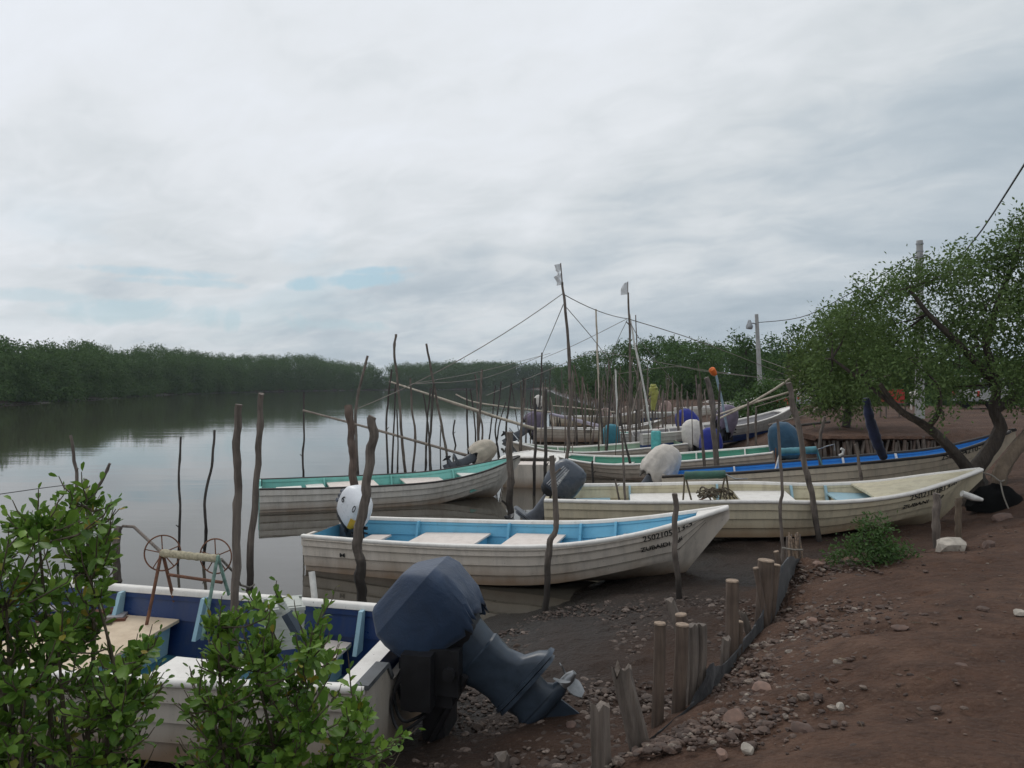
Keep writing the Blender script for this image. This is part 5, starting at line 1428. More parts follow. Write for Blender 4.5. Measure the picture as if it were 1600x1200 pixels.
# slim sticks standing out in the water, each with its own shape
RIV = 'slim sticks standing in the river'
for px, d, th, mat, lab in (
    ([(335, 672), (332, 720), (320, 780), (322, 830), (318, 880)], wd(882), 7, 'bark_dark', 'bent slim stick in open water, nearer the thick posts of the two by the winch'),
    ([(283, 682), (280, 740), (281, 800), (278, 880)], wd(884), 6, 'bark_dark', 'straight slim stick in open water above the spoked winch'),
    ([(111, 680), (115, 710), (119, 745), (121, 800)], 12.3, 8, 'bark', 'grey stick rising behind the top of the tall bush'),
    ([(172, 724), (161, 748), (148, 770), (141, 800)], 11.2, 8, 'bark', 'short slanted stick poking out behind the tall bush'),
    ([(134, 748), (136, 775), (137, 805)], 11.2, 8, 'bark', 'stubby upright stick behind the tall bush top'),
    ([(475, 613), (475, 680), (473, 720), (475, 760)], 21.5, 5, 'bark_dark', 'straight thin stick behind the aqua boat stern, bamboo tip crossing it'),
    ([(574, 556), (566, 590), (556, 636), (557, 690), (559, 765)], 21.0, 7, 'bark', 'bent stick with slanted upper half behind the aqua boat'),
    ([(618.5, 522), (616, 550), (621, 595), (626, 650), (629, 700), (634, 745)], 21.5, 6.5, 'bark', 'tallest bare stick over the river, crook near its top'),
    ([(613, 577), (607, 620), (604, 660), (606, 740), (607, 752)], 21.4, 5, 'bark_dark', 'stick leaning against the tallest bare stick, beside the bamboo tip'),
    ([(618, 600), (616, 650), (614, 700), (612, 750)], 21.9, 4.5, 'bark_dark', 'straight dark stick second from the tallest bare stick'),
    ([(620, 640), (622, 700), (620, 752)], 21.2, 4, 'bark_dark', 'shorter dark stick under the tallest bare stick'),
    ([(641, 591), (643, 632), (649, 685), (645, 740), (645, 752)], 21.5, 5.5, 'bark', 'bowed stick with a knob top between the two tall bare sticks'),
    ([(673, 606), (668, 650), (666, 700), (664, 750)], 21.6, 5, 'bark_dark', 'forward leaning dark stick under the second tall bare stick'),
    ([(666, 537), (672, 570), (679, 606), (686, 645), (695, 690), (702, 740)], 21.4, 6, 'bark', 'second tall bare stick, leaning over, of the river group'),
    ([(678, 599), (674, 660), (671, 700), (674, 748)], 21.0, 6.5, 'bark_dark', 'thick crooked stick in the middle of the river group'),
    ([(661, 615), (667, 650), (671, 690), (673, 735)], 22.5, 4, 'bark_dark', 'stick with a forked stub top crossing the thick crooked one'),
    ([(689, 656), (688, 700), (689, 745)], 22.0, 3, 'bark_dark', 'thinnest straight stick of the river group'),
    ([(711, 656), (708, 675), (712, 695)], wd(696), 4, 'bark_dark', 'short bent stick alone in open water'),
    ([(729, 607), (730, 660), (732, 712)], 31.0, 4.5, 'bark_dark', 'straight dark stick beyond the beige covered motor'),
    ([(735, 608), (741, 655), (743, 685), (740, 706)], 33.5, 4, 'bark_dark', 'thin curved stick next to the straight one beyond the beige motor'),
    ([(753, 577), (751, 620), (749, 660), (746, 722)], 28.5, 6, 'bark', 'tall pale stick over the beige covered motor, rope at its head'),
    ([(750, 650), (754, 672), (750, 720)], 28.0, 5, 'bark', 'wavy stick twisted round the tall pale one'),
    ([(742, 585), (745, 605), (746, 645)], 42, 4, 'bark', 'stick head showing behind the tall pale stick'),
    ([(774, 602), (769, 650), (764, 690)], 40, 3.5, 'bark_dark', 'thin stick leaning away beside the beige motor'),
    ([(783, 596), (778, 640), (774, 675), (780, 712)], 31.5, 4, 'bark_dark', 'zigzag stick with its foot beside the grey post'),
    ([(790, 628), (781, 660), (776, 690)], 38, 3.5, 'bark_dark', 'slanted stick crossing the zigzag one'),
    ([(799, 599), (794, 640), (791, 670), (793, 715)], 30.8, 5, 'bark_dark', 'dark stick rising right behind the straight grey post'),
    ([(818, 591), (817, 640), (814, 680), (816, 722)], 29.0, 6, 'bark_dark', 'dark stick at the tip of the pale green bow'),
    ([(836, 622), (837, 660), (836, 710), (835, 772)], 20.6, 7, 'bark_dark', 'wet dark stick standing before the skiff, taller of the near pair'),
    ([(853, 608), (852, 660), (853, 710), (851, 772)], 20.6, 8, 'bark_dark', 'thick wet dark stick standing before the skiff and the deep green bow'),
    ([(819, 622), (816, 655), (813, 700), (815, 735)], 26.0, 6, 'bark', 'stick rising through the bow of the pale green boat'),
    ([(862, 716), (865, 740), (866, 772)], 20.5, 6, 'bark', 'short stick between the skiff and the grey motor'),
    ([(897, 648), (900, 680), (903, 712)], 31.5, 5, 'bark', 'thin reddish stick just behind the tallest mast'),
    ([(914, 618), (915, 650), (915, 690)], 39, 4.5, 'bark', 'thin stick before the beige hull with the faint number'),
    ([(937, 606), (940, 660), (943, 714)], 30.4, 5, 'bark_dark', 'dark stick by the foot of the white topped pole'),
    ([(925, 720), (926, 740), (926, 775)], 20.2, 6, 'bark_dark', 'short dark stub stick beside the grey motor cowl'),
    ([(972, 684), (974, 720), (976, 770), (977, 812)], 13.6, 6, 'bark', 'stick standing inside the cream boat near its stern'),
    ([(961, 749), (965, 768), (970, 790)], 14.2, 5, 'bark', 'short leaning stick inside the cream boat beside the taller one'),
    ([(968, 645), (975, 680), (984, 724)], 24.5, 5.5, 'bark_dark', 'dark stick leaning in the deep green boat'),
    ([(994, 640), (994, 680), (995, 712)], 30.0, 5, 'bark_dark', 'straight stick before the pale green interior'),
    ([(1020, 640), (1019, 665), (1018, 690)], 37, 4, 'bark_dark', 'thin dark stick under the yellow green net'),
    ([(1036, 610), (1035, 650), (1036, 697)], 33.0, 5, 'bark', 'upright stick just before the royal navy hood'),
    ([(1058, 606), (1059, 650), (1061, 704)], 30.4, 6.5, 'bark', 'thick stick overlapping the royal navy hood'),
    ([(1092, 600), (1094, 650), (1102, 740)], 22.0, 7, 'bark', 'long stick overlapping the bright royal blue hood'),
    ([(1289, 651), (1285, 668), (1281, 690), (1282, 728)], 17.0, 8, 'bark', 'knobby stick beside the white hook on the bright blue boat'),
    ([(1337, 694), (1341, 720), (1346, 756)], 14.8, 8, 'bark', 'stick leaning on the worn hull of the bright blue boat'),
    ([(1169, 627), (1169, 660), (1168, 697)], 27.5, 5.5, 'bark', 'upright stick before the blue bottomed hull, nearer its stern'),
    ([(1181, 637), (1181, 665), (1181, 697)], 27.5, 5.5, 'bark', 'upright stick before the blue bottomed hull, nearer its bow'),
    ([(1125, 600), (1124, 640), (1122, 690)], 27.0, 6, 'bark_dark', 'dark stick just behind the thick pale slanting post'),
    ([(955, 600), (951, 650), (948, 705)], 28.0, 5, 'bark_dark', 'dark leaning stick beside the aqua covered motor'),
    ([(847, 551), (845, 600), (842, 650), (841, 684)], 42, 4.5, 'bark_dark', 'dark headed stick under the first stay rope of the tallest mast'),
):
    stick(px, d, th, mat, lab, group=RIV)
rg = random.Random(77)
for i in range(170):
    d = rg.choice([rg.uniform(26, 40), rg.uniform(40, 72), rg.uniform(44, 72)])
    x = rg.triangular(806, 1112, 985) if d > 38 else rg.uniform(812, 1105)
    yb = 600 + (CH - max(0, tz((x - 800) / F * d, d))) / F * 0 + (CH - max(0, tz((x - 800) / F * d, d))) * F / d
    top = rg.uniform(584, 632) if rg.random() < .75 else rg.uniform(556, 640)
    ln = rg.uniform(-6, 6) + (rg.uniform(-20, 20) if rg.random() < .3 else 0)
    stick([(x + ln, top), (x + ln * .5 + rg.uniform(-1.4, 1.4), top * .6 + yb * .4), (x, yb)], d, rg.uniform(1.7, 3.5), rg.choice(['bark', 'stem', 'bark_dark', 'bark_red', 'bark', 'bamboo_dark']), 'thin stick among the far thicket of mooring sticks below the wood', group='far thicket of thin mooring sticks', sides=6)

# long bamboo outrigger poles
for pts, r0, mt, lab in (
    ([P(608, 596, 30), P(700, 626, 29.5), P(800, 659, 29), P(842, 671, 29)], .055, 'bamboo', 'long pale bamboo pole reaching out over the river from the pale green boat'),
    ([P(632, 603, 31), P(720, 635, 30.5), P(838, 672, 29.4)], .035, 'bamboo_dark', 'thinner bamboo pole lashed below the long pale one'),
    ([P(473, 641, 20.5), P(560, 664, 21), P(660, 692, 21.4), P(745, 716, 21.8)], .042, 'bamboo_dark', 'dark bamboo pole reaching out from the beige covered motor over the aqua boat'),
    ([P(712, 616, 38), P(740, 628, 38), P(800, 637, 38.5), P(860, 644, 39)], .05, 'bamboo', 'short pale bamboo pole tipped over the river from the far beige boat'),
    ([P(858, 646, 39.5), P(890, 654, 39.5), P(942, 667, 39.5)], .10, 'cover_lav2', 'lavender painted plank lying along the far beige boat'),
    ([P(864, 634, 46), P(900, 637, 46), P(960, 644, 46)], .045, 'bamboo', 'thin pale bamboo pole lying level above the lavender plank'),
    ([P(1124, 654, 28), P(1176, 628, 28), P(1220, 602, 28), P(1263, 572, 28)], .055, 'bamboo', 'upper pale bamboo pole raised from the blue bottomed boat'),
    ([P(1110, 652, 28.4), P(1176, 630, 28.4), P(1240, 611, 28.4), P(1290, 597, 28.4), P(1330, 584, 28.4)], .055, 'bamboo', 'lower pale bamboo pole raised from the blue bottomed boat'),
    ([P(1180, 636, 29), P(1245, 616, 29), P(1300, 596, 29)], .025, 'bamboo_dark', 'thin dark bamboo pole just above the lower pale one'),
    ([P(1254, 589, 36), P(1295, 583, 36), P(1350, 566, 36)], .05, 'bamboo', 'bamboo pole sticking out of the feathery tree over the truck'),
    ([P(1352, 600, 26), P(1378, 590, 26), P(1400, 582, 26)], .035, 'bamboo_dark', 'grey bamboo pole jutting beside the navy wrapped pole'),
    ([P(1200, 664, 30.2), P(1262, 646, 31), P(1300, 622, 32)], .05, 'bamboo_dark', 'brown bamboo pole resting along the blue bottomed bow'),
):
    mb = MB(); q = dens(pts, 6); n = len(q)
    mb.tube(q, [r0 * (.6 + .4 * k / n) * (1.12 if k % 4 == 0 else 1) for k in range(n)], 8)
    if mt == 'cover_lav2': mt = 'cover_lavp'
    if mt not in M: M[mt] = m_paint('lavender_paint', (.42, .38, .46), amount=.3)
    tag(mb.build('bamboo_pole' if 'bamboo' in mt else 'plank', M[mt], None, 40, origin=q[n // 2]), lab, 'pole' if 'bamboo' in mt else 'plank')


# ropes: stays of the masts and mooring lines
def rope(pts, r, lab, sag=0.0, mat='rope', name='stay_rope', cat='rope', group=None):
    a, b = pts[0], pts[-1]
    if len(pts) == 2: pts = [a.lerp(b, k / 10) - Vector((0, 0, sag * 4 * (k / 10) * (1 - k / 10))) for k in range(11)]
    else: pts = dens(pts, 4)
    mb = MB(); mb.tube(pts, r, 5)
    return tag(mb.build(name, M[mat], None, 60, origin=pts[len(pts) // 2]), lab, cat, group)


rope([P(879, 459, 22.6), P(552, 641, 21.0)], .013, 'long stay from the tallest mast down to the bent stick in the river', .25)
rope([P(881, 460, 22.6), P(981, 498, 30)], .014, 'stay rope joining the two flag masts', .12)
rope([P(981, 498, 30), P(1100, 536, 36), P(1258, 598, 44)], .018, 'stay rope running from the second mast to the bank near the truck')
rope([P(880, 476, 22.6), P(846, 556, 42)], .014, 'stay from the tallest mast down to the dark headed stick', .02)
rope([P(882, 477, 22.6), P(935, 540, 26), P(985, 610, 30)], .012, 'stay from the tallest mast crossing the white topped pole')
rope([P(980, 498, 30), P(900, 538, 34), P(848, 560, 42)], .012, 'stay from the second mast back to the dark headed stick')
rope([P(980, 500, 30), P(962, 540, 34), P(950, 590, 40)], .012, 'short steep stay on the river side of the second mast')
rope([P(982, 500, 30), P(1010, 545, 34), P(1060, 605, 42)], .014, 'steep stay on the bank side of the second mast')
rope([P(846, 556, 42), P(760, 590, 34), P(642, 600, 22)], .014, 'rope from the dark headed stick to the knob topped stick')
rope([P(642, 600, 21.6), P(753, 580, 28.5), P(860, 552, 36)], .010, 'rope slung over the tall pale stick head')
rope([P(760, 618, 34), P(845, 583, 40), P(930, 548, 46)], .016, 'rope climbing from the river sticks behind the tallest mast')
rope([P(930, 548, 46), P(1080, 575, 44), P(1185, 590, 44), P(1300, 612, 42)], .018, 'upper long line over the thicket to the bank')
rope([P(960, 585, 46), P(1050, 573, 44), P(1100, 580, 43), P(1190, 590, 42), P(1262, 597, 40)], .016, 'lower long line over the thicket to the bank')
rope([P(1186, 560, 44), P(1240, 580, 40), P(1330, 612, 34)], .016, 'wire slanting from the lamp post to the feathery tree')
c_b = on_boat(C_, (hC.L * .985, 0, hC.zg(.985) - .02))
rope([c_b, P(1548, 742, 13.8), P(1563, 752, 13.75), P(1572, 748, 13.95)], .014, 'pale mooring rope from the cream bow to the leaning trunk', name='mooring_rope')
rope([P(1563, 752, 13.8), P(1568, 775, 13.6), P(1578, 800, 13.5)], .012, 'loose rope end hanging down the leaning trunk', name='mooring_rope')

# ------------------------------------------------------------------ street light, utility pole, wires
g = P(1190, 650, 44); g.z = tz(g.x, g.y) - .1
lp = empty('street_light', g); tag(lp, 'grey street light on a slim concrete post above the green shrub', 'street light')
mb = MB(); tpp = P(1182, 491, 44); mb.tube(local(lp, [g, g.lerp(tpp, .5), tpp]), [.16, .13, .10], 10); mb.build('post', M['concrete'], lp)
mb = MB(); mb.tube(local(lp, [P(1183, 507, 44), P(1177, 505, 43.8), P(1172, 505, 43.7)]), .035, 8); mb.build('arm', M['steel'], lp)
mb = MB(); mb.tube(local(lp, [P(1171, 500, 43.7), P(1171, 505, 43.7), P(1171, 510, 43.7), P(1170.5, 514, 43.7)]), [.07, .13, .20, .17], 12); mb.build('lamp_head', M['steel'], lp)
g = P(1437, 640, 33); g.z = tz(g.x, g.y) - .1
up = empty('utility_pole', g); tag(up, 'tall concrete utility pole standing up behind the mangrove tree crown', 'utility pole')
mb = MB(); tpp = P(1437, 376, 33); mb.tube(local(up, [g, g.lerp(tpp, .5), tpp]), [.20, .17, .13], 12); mb.build('post', M['concrete'], up)
mb = MB()
for yy in (380, 392, 400): mb.tube(local(up, [P(1437, yy, 33), P(1437, yy + 2, 33)]), [.155, .155], 12)
mb.tube(local(up, [P(1428, 402, 32.9), P(1446, 402, 33.1)]), .03, 8)
mb.build('clamp', M['steel'], up)
rope([P(1184, 504, 44), P(1250, 496, 41), P(1309, 469, 38), P(1436, 396, 33)], .022, 'power wire from the street light to the tall utility pole', mat='wire', name='power_wire', cat='wire')
rope([P(1438, 396, 33), P(1480, 412, 26), P(1520, 378, 19), P(1600, 258, 12.5), P(1700, 90, 9)], .018, 'thick power wire rising steeply above the mangrove tree', mat='wire', name='power_wire', cat='wire')

# ------------------------------------------------------------------ the row of sawn stubs
def stub(px, d, th, label, split=False, cap=True, name='wooden_stub', mat=None, deep=.35, taper=.96):
    mat = mat or ('bark' if split else 'stub')
    SEED[0] += 1; rg = random.Random(SEED[0])
    pts = [P(x, y, d) for x, y in px]; f = pts[-1]
    dr = (pts[-1] - pts[-2]).normalized(); pts.append(f + dr * (max(0, f.z - tz(f.x, f.y)) + deep)); pts = dens(pts[::-1], 4)
    r = th * d / F / 2; org = Vector((f.x, f.y, min(f.z, tz(f.x, f.y))))
    root = empty(name, org); tag(root, label, 'stub')
    mb = MB(); n = 14; rings = []; m = len(pts) - 1
    ph = rg.uniform(0, 6); lob = [rg.uniform(.80, 1.14) if split else rg.uniform(.94, 1.06) for _ in range(n)]
    for i, p in enumerate(pts):
        rr = r * (1 - (1 - taper) * i / m); ring = []
        for k in range(n):
            a = 2 * math.pi * k / n; q = rr * lob[k] * (1 + (.05 if not split else .09) * mnoise.noise((k * .9 + ph, i * .55, SEED[0])))
            zz = 0
            if i == m: zz = rg.uniform(-.5, .7) * r * (1.0 if split else .10)
            ring.append(p + Vector((math.cos(a) * q, math.sin(a) * q, zz)))
        rings.append(local(root, ring))
    mb.loft(rings, True, True, True); mb.build('shaft', M[mat], root, 24 if split else 50)
    if cap:
        mb = MB(); t = (pts[-1] - pts[-2]).normalized(); u = t.orthogonal().normalized(); w = t.cross(u); c = pts[-1]; rr = r * taper
        rg2 = [[c + t * .004 + (u * math.cos(k / n * 6.283) + w * math.sin(k / n * 6.283)) * rr * 1.03 for k in range(n)], [c + t * .014 + (u * math.cos(k / n * 6.283) + w * math.sin(k / n * 6.283)) * rr * .96 for k in range(n)]]
        mb.loft([local(root, q) for q in rg2], True, True, True); mb.build('cut_end', M['stub_cut'], root, 30)
    return root


stub([(937, 1105), (938, 1150), (941, 1215)], 4.25, 32, 'split grey stub with a flat ragged top, lowest complete one of the row', True, False)
stub([(971, 1048), (981, 1090), (1000, 1165)], 4.65, 36, 'leaning split stub with a splintered pale top, next to the lowest', True, False, taper=.86)
stub([(1031, 976), (1030, 1040), (1026, 1150)], 5.2, 20, 'straight round stub with sawn top just beside the leaning split one', taper=.92)
stub([(1066, 978), (1064, 1040), (1058, 1140)], 5.35, 23, 'round stub with sawn top touching the tall split pair', taper=.9)
stub([(1064, 962), (1066, 990), (1068, 1100)], 5.65, 19, 'sawn stub hidden close behind the round one', taper=.95)
stub([(1046, 938), (1053, 958), (1064, 1000), (1068, 1090)], 5.9, 17, 'slanting flat sided stub whose grey tip leans to the river', True, False)
stub([(1082, 978), (1083, 1030), (1078, 1115)], 5.45, 19, 'weathered split stub with deep grooves, fatter of the split pair', True, False)
stub([(1097, 978), (1097, 1030), (1090, 1110)], 5.5, 15, 'narrow splintered stub beside the black sheeting', True, False)
stub([(1144, 909), (1144, 960), (1143, 1045)], 6.4, 21, 'round stub with sawn top standing apart in the middle of the row', taper=.95)
stub([(1135, 998), (1133, 1015), (1131, 1048)], 6.2, 14, 'short pale split stake at the foot of the lone round stub', True, False)
stub([(1155, 973), (1154, 990), (1153, 1030)], 6.5, 13, 'short dark stub behind the lone round stub', taper=.95)
stub([(1160, 957), (1166, 975), (1173, 1000)], 7.0, 13, 'small slanted stake leaning beside the forked stub', True, False)
stub([(1197, 877), (1195, 910), (1194, 940), (1190, 992)], 7.2, 25, 'thick forked stub with a broad sawn top', taper=1.0)
stub([(1213, 884), (1210, 910), (1204, 965)], 7.35, 13, 'thin sawn branch of the forked stub next to the black sheeting', taper=1.0)
stub([(1181, 889), (1186, 915), (1192, 950)], 7.1, 9, 'thin peeled branch on the river side of the forked stub', taper=1.0)
stub([(1213, 863), (1217, 880), (1221, 900)], 8.3, 10, 'grey knob topped stake at the foot of the long thin post', taper=.8)
stub([(783, 1183), (784, 1200), (786, 1240)], 4.7, 24, 'pale weathered stump end poking up from the mud by the lower edge', True, False)
# tied bundle of twigs
bc = P(1238, 888, 9.0); bc.z = tz(bc.x, bc.y)
root = empty('twig_bundle', bc); tag(root, 'bundle of pale thin sticks tied upright beside the long thin post', 'bundle')
rg = random.Random(5)
for k in range(11):
    x0 = 1229 + k * 2.3; y0 = rg.uniform(832, 842); d = 9.0 + rg.uniform(-.06, .06)
    mb = MB(); mb.tube(local(root, [P(x0 + rg.uniform(-3, 2), y0, d), P(x0 + rg.uniform(-1, 1), 862, d), P(x0 + 3 + rg.uniform(-2, 2), 892, d), P(x0 + 3.5, 915, d)]), [rg.uniform(.008, .013)] * 4, 6); mb.build('twig', M['stub_cut'] if k % 3 else M['bark'], root)
mb = MB(); mb.tube(local(root, [P(1222, 856, 8.9), P(1240, 859, 8.88), P(1254, 859, 8.95)]), .012, 6); mb.build('tie', M['rope'], root)

# black sheeting held by the stubs
line = [(965, 1178, 4.55, 0), (1005, 1168, 4.75, 14), (1045, 1150, 5.0, 26), (1080, 1128, 5.3, 40), (1102, 1100, 5.5, 62), (1112, 1075, 5.8, 34), (1130, 1058, 6.1, 26), (1158, 1030, 6.6, 34), (1182, 1005, 7.0, 44), (1203, 975, 7.4, 60), (1217, 940, 7.8, 58), (1226, 910, 8.2, 40), (1234, 893, 8.7, 22), (1246, 884, 9.1, 8)]
low = dens([P(x, y + 4, d) - Vector((0, 0, .05)) for x, y, d, h in line], 6); high = dens([P(x + 3, y - h, d) for x, y, d, h in line], 6)
mb = MB(); rows = []
for i, (a, b2_) in enumerate(zip(low, high)):
    r = []
    for j in range(7):
        f = j / 6; p = a.lerp(b2_, f); v = mnoise.noise((i * .35, f * 3, 4.2)); v2 = mnoise.noise((i * 1.1, f * 5, 9.))
        r.append(p + Vector((v * .05 + v2 * .02, -.03 + v * .05, v2 * .025 * f)))
    rows.append(r)
rows2 = [list(r) + [q + Vector((.03, .03, 0)) for q in reversed(r)] for r in rows]
mb.loft(rows2, True, True, True)
loose('plastic_sheet', 'crumpled black plastic sheeting stretched along the row of stubs', 'plastic sheet', mb, M['blacksheet'], tuple(P(1112, 1075, 5.8)), 50)
mb = MB(); rows = []; hc = Vector((8.75, 13.9, 0)); hc.z = tz(hc.x, hc.y)  # black heap added to paint the dark shadow hollow under the tree roots
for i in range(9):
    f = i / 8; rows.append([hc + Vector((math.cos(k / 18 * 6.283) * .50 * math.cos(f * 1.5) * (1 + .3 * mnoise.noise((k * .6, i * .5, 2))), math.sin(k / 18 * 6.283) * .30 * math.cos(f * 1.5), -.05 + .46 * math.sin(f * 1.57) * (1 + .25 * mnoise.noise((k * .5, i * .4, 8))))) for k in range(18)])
mb.loft(rows, True, True, True); loose('hollow_shadow', 'black heap painting the shadow hollow under the tip of the cream bow', 'painted shadow', mb, m_plain('hollow_shadow_black', (.006, .006, .006), .95, var=.5, spec=.05), tuple(hc), 50)

# retaining stakes in the far cut of the bank
rg = random.Random(8)
for k in range(30):
    x = 9.9 + k * .128 + rg.uniform(-.03, .03); y = 24.78 - .004 * k + rg.uniform(-.05, .05); h = rg.uniform(.60, .86); r = rg.uniform(.03, .065); z = .48
    mb = MB(); mb.tube([Vector((x + rg.uniform(-.07, .07), y, z + h)), Vector((x + rg.uniform(-.03, .03), y, z + h * .5)), Vector((x, y - .04, z - .3))], [r * .9, r, r], 7, .12, k)
    tag(mb.build('bank_stake', M['bark' if k % 3 else 'bark_red'], None, 45, origin=(x, y, z)), 'wooden stake shoring up the dirt bank behind the bright blue boat', 'stake', 'stakes shoring up the dirt bank')

# ledge of earth overhanging the stakes
mb = MB(); rows = []
for i in range(34):
    x = 9.75 + i * .128; e = .10 * mnoise.noise((i * .35, 2, 2)) + .05 * mnoise.noise((i * 1.1, 5, 2))
    zt_ = [1.30 + .04 * mnoise.noise((i * .3, 1, 1))] * 2
    rows.append([Vector((x, 24.60 + e, 1.24 + e * .3)), Vector((x, 24.66 + e, zt_[0] + .02)), Vector((x, 25.2, 1.35 + .03 * mnoise.noise((i * .4, 3, 3)))), Vector((x, 26.4, 1.345)), Vector((x, 26.4, 1.2)), Vector((x, 24.75 + e, 1.17))])
mb.loft(rows, True, True, True); tag(mb.build('bank', M['earth'], None, 50), kind='structure')
# tangle of net in the cream boat
rg = random.Random(12); mb = MB(); c0 = P(1118, 780, 13.4)
for k in range(26):
    a = Vector((rg.uniform(-.34, .34), rg.uniform(-.2, .2), rg.uniform(0, .10))); b = Vector((rg.uniform(-.34, .34), rg.uniform(-.2, .2), rg.uniform(0, .16)))
    mb.tube(dens([a, a.lerp(b, .35) + Vector((0, .04, rg.uniform(.02, .16))), a.lerp(b, .7) + Vector((0, -.04, rg.uniform(.02, .12))), b], 4), rg.uniform(.006, .016), 5)
o = mb.build('net_heap', M['stem'], None, 60); o.location = c0; tag(o, 'tangled heap of brown net and cord under the dark green roller', 'net')
# twigs and dry leaves lying on the dirt
rgn = np.random.default_rng(31); n = 520
xy = np.c_[rgn.uniform(1.2, 10, n), rgn.uniform(3.3, 12, n)]; xy = xy[xy[:, 0] > np.interp(xy[:, 1], [3.3, 5.8, 9, 12], [.9, 1.9, 3.4, 8])]
zz_ = terrain(xy[:, 0], xy[:, 1]) + .012; n = len(xy); an = rgn.uniform(0, 6.28, n)
V, Fa = leaf_mesh(np.c_[xy, zz_], np.c_[np.cos(an), np.sin(an), rgn.normal(0, .15, n)], np.c_[rgn.normal(0, .25, (n, 2)), np.ones(n)], rgn.uniform(.03, .11, n), np.where(rgn.random(n) < .5, .008, .028), LEAF_NEAR)
tag(np_mesh('leaf_litter', V, Fa, m_stone('litter', [(0, (.08, .05, .03)), (.5, (.17, .12, .08)), (.9, (.30, .24, .17))])), 'dry leaves and twigs littering the dirt bank', 'litter', kind='stuff')

# navy wrapped pole in the bright blue boat
mb = MB(); q = dens([P(1353, 622, 16.2), P(1359, 655, 16.2), P(1370, 690, 16.2), P(1381, 716, 16.3)], 8); n = len(q)
mb.tube(q, [(.065 + .042 * math.sin(k / n * 3.0)) * (1 + .16 * mnoise.noise((k * .8, 1, 3))) for k in range(n)], 14, .10, 4)
loose('wrapped_pole', 'pole wrapped in navy cloth leaning in the bright blue boat', 'pole', mb, M['cover_navy2'] if 'cover_navy2' in M else m_cloth('navy_wrap', (.010, .014, .045), var=.6), tuple(q[n // 2]), 50)
# orange float on a pole
root = empty('float_pole', P(1135, 668, 29)); tag(root, 'pale blue pole with an orange float on its head', 'pole')
mb = MB(); mb.tube(local(root, [P(1119, 587, 28.5), P(1128, 625, 28.8), P(1137, 675, 29)]), .045, 8); mb.build('pole', m_plain('pale_blue_pole', (.30, .40, .48), .5), root)
mb = MB(); mb.tube(local(root, [P(1110.5, 575, 28.4), P(1112, 577, 28.4), P(1115.5, 583, 28.5), P(1118.5, 586, 28.5)]), [.06, .12, .12, .06], 12); mb.build('float', M['orange'], root, 50)
# yellow green net bundle
mb = MB(); q = dens([P(1021, 600, 44), P(1021, 608, 44), P(1022, 622, 44), P(1021, 642, 44)], 6); n = len(q)
mb.tube(q, [(.06 + .20 * math.sin(min(1, k / n + .12) * 2.7)) * (1 + .3 * mnoise.noise((k * .9, 5, 3))) for k in range(n)], 12, .22, 9)
loose('net_bundle', 'yellow green net bundle hung upright among the far sticks', 'net', mb, M['cover_yg'], tuple(q[-1]), 50)
# aqua barrel in the deep green boat
bp = P(1025, 703, 25.6); root = empty('barrel', bp); tag(root, 'tall aqua plastic barrel standing behind the cream hood', 'barrel')
mb = MB(); mb.tube([(0, 0, 0), (0, 0, .04), (0, 0, .20), (0, 0, .23), (0, 0, .45), (0, 0, .48), (0, 0, .60), (0, 0, .64)], [.14, .16, .16, .17, .16, .17, .16, .13], 20); mb.build('drum', M['aquabarrel'], root, 30)
mb = MB(); mb.tube([(0, 0, .642), (0, 0, .68)], [.11, .11], 16); mb.build('lid', M['white'], root, 30)

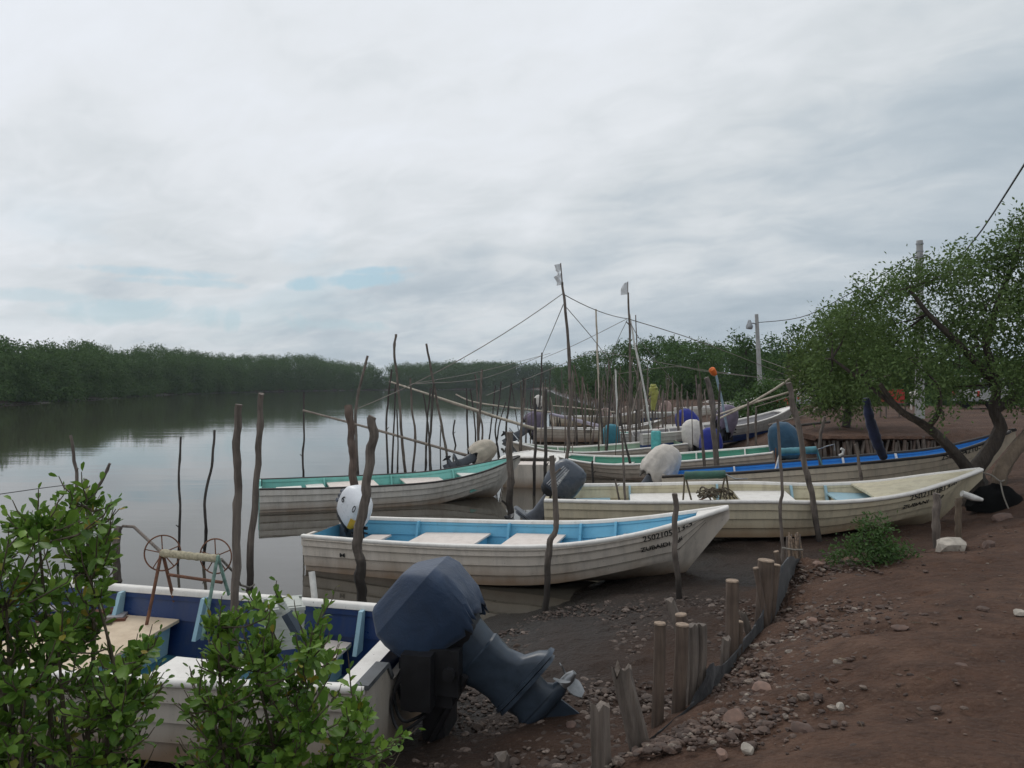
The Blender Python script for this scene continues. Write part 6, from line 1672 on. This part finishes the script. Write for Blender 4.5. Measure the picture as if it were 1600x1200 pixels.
# ------------------------------------------------------------------ things on the bank
def truck(label, loc, yaw, paint):
    root = empty('pickup_truck', loc, (0, 0, yaw)); tag(root, label, 'pickup truck')
    def prof(pts, w, dy=0): return [[Vector((x, dy - w / 2, z)) for x, z in pts], [Vector((x, dy + w / 2, z)) for x, z in pts]]
    mb = MB(); mb.loft(prof([(-2.4, .55), (-2.4, 1.0), (-.55, 1.03), (.75, 1.03), (2.0, .95), (2.35, .80), (2.4, .5), (1.9, .42), (-1.9, .42)], 1.72), True, True, True); mb.build('body', paint, root, 30)
    mb = MB(); mb.loft([[Vector((x, s * w, z)) for s in (-1,) for x, w, z in ((-.55, .82, 1.03), (-.45, .70, 1.66), (.35, .70, 1.66), (.85, .82, 1.03))], [Vector((x, w, z)) for x, w, z in ((-.55, .82, 1.03), (-.45, .70, 1.66), (.35, .70, 1.66), (.85, .82, 1.03))]], True, True, True); mb.build('cab', paint, root, 30)
    mb = MB()
    for s in (-1, 1): mb.add([(-.44, s * .825, 1.08), (.70, s * .825, 1.08), (.34, s * .735, 1.58), (-.38, s * .735, 1.58)], [(0, 1, 2, 3)])
    mb.add([(-.56, -.70, 1.1), (-.56, .70, 1.1), (-.48, .62, 1.58), (-.48, -.62, 1.58)], [(0, 1, 2, 3)]); mb.add([(.84, -.70, 1.1), (.84, .70, 1.1), (.42, .62, 1.6), (.42, -.62, 1.6)], [(0, 1, 2, 3)])
    mb.build('window', M['glass'], root, 0)
    for x in (-1.5, 1.45):
        for s in (-1, 1):
            mb = MB(); mb.tube([(x, s * .66, .36), (x, s * .89, .36)], .36, 20); w = mb.build('wheel', M['black'], root, 40)
            mb = MB(); mb.tube([(x, s * .885, .36), (x, s * .905, .36)], .19, 14); mb.build('rim', M['steel'], w, 40)
    for s in (-1, 1):
        mb = MB(); mb.box((-2.41, s * .74, .82), (.04, .14, .28)); mb.build('tail_light', M['red'], root, 30)
        mb = MB(); mb.box((2.36, s * .66, .72), (.08, .26, .14)); mb.build('headlight', M['pvc'], root, 30)
    mb = MB(); mb.box((-2.46, 0, .50), (.10, 1.6, .16)); mb.build('bumper', M['steel'], root, 30)
    mb = MB()
    for s in (-.7, .7): mb.tube([(-2.2, s, 1.0), (-2.2, s, 1.75)], .03, 8)
    mb.tube([(-2.2, -.7, 1.75), (-2.2, .7, 1.75)], .03, 8); mb.build('rack', M['steel'], root, 40)
    return root


truck('pale grey pickup truck parked on the dirt between lamp post and feathery tree', (18.4, 47.0, tz(18.4, 47)), R(68), M['carpaint'])
truck('grey pickup truck half hidden under the far edge of the mangrove tree', (26.6, 42.0, tz(26.6, 42)), R(20), M['concrete'])
crate('fish_crate', 'red plastic fish crate on a wooden stand under the tree branches', 'crate', P(1395, 629, 34), (.78, .5, .56), .1, M['red'])
gz = tz(P(1395, 640, 34).x, 34); root = empty('wooden_stand', (P(1395, 640, 34).x, 34, gz)); tag(root, 'rough wooden stand carrying the red fish crate', 'stand')
th_ = P(1395, 629, 34).z - gz
mb = MB(); mb.box((0, 0, th_ - .03), (1.0, .66, .05)); mb.build('top', M['bark'], root)
for sx in (-.42, .42):
    for sy in (-.26, .26): mb = MB(); mb.tube([(sx, sy, -.1), (sx, sy, th_ - .05)], .035, 8); mb.build('leg', M['bark'], root)
crate('clay_box', 'terracotta coloured box standing on the bank beside the green shrub', 'box', (13.2, 40.5, tz(13.2, 40.5)), (.55, .4, .48), .15, M['terracotta'])
crate('fish_crate', 'faded red crate beyond the bamboo poles at the dirt edge', 'crate', (20.2, 57.0, tz(20.2, 57.0)), (.9, .6, .6), .2, M['red'])
for k, (px, d, h) in enumerate(((1252, 40, 1.25), (1270, 39, 1.35), (1281, 41, 1.1))):
    x = (px - 800) / F * d; z = tz(x, d)
    mb = MB(); mb.tube([(x, d, z - .2), (x + .03, d, z + h * .5), (x - .02, d, z + h)], [.06, .055, .05], 8)
    tag(mb.build('fence_post', M['bark'], None, 45, origin=(x, d, z)), ('wooden fence post by the grey truck, nearest the lamp post', 'taller middle fence post before the grey truck', 'fence post before the grey truck, close to the feathery tree')[k], 'post', 'fence posts before the truck')
mb = MB(); mb.tube([P(1246, 619, 40), P(1268, 620, 39), P(1290, 622, 41)], .05, 8); loose('fence_rail', 'pale rail laid across the fence posts before the truck', 'rail', mb, M['bamboo'], tuple(P(1268, 620, 39)))
mb = MB(); q = dens([P(1424, 640, 33), P(1424, 624, 33), P(1427, 615, 33), P(1433, 616, 33)], 5); mb.tube(q, [.035] * (len(q) // 2) + [.14] * (len(q) - len(q) // 2), 10, .1, 3)
loose('sack_on_post', 'white sack hung on a thin post beside the red crate', 'sack', mb, M['cover_white'], tuple(q[0]), 50)
mb = MB(); q = [Vector((x, y, tz(x, y) + .06)) for x, y in ((11.2, 31.2), (12.0, 31.5), (13.2, 31.9))]; mb.tube(q, .05, 8); loose('driftwood_pole', 'dark straight pole lying on the dirt above the stakes', 'pole', mb, M['bark_dark'], tuple(q[1]))
mb = MB(); mb.tube([P(1503, 771, 13.1), P(1519, 777, 13.1), P(1535, 781, 13.1)], [.055, .06, .03], 12); loose('plastic_bottle', 'pale plastic bottle wedged under the tip of the cream bow', 'bottle', mb, M['pvc'], tuple(P(1519, 777, 13.1)))

# ------------------------------------------------------------------ damp air over the river
def haze(dens):
    m = bpy.data.materials.new('haze'); m.use_nodes = True; nt = m.node_tree; nt.nodes.remove(nt.nodes['Principled BSDF'])
    v = nt.nodes.new('ShaderNodeVolumePrincipled'); v.inputs['Density'].default_value = dens; v.inputs['Color'].default_value = (.80, .88, .95, 1); v.inputs['Anisotropy'].default_value = .0
    L(nt, v.outputs[0], nt.nodes['Material Output'].inputs['Volume'])
    mb = MB(); mb.box((0, 2800, 11), (6400, 6800, 32)); o = mb.build('haze', m, None, 0)
    tag(o, 'thin damp haze in the air over the river', 'haze', kind='stuff')


HAZE = 0.00024
if HAZE: haze(HAZE)
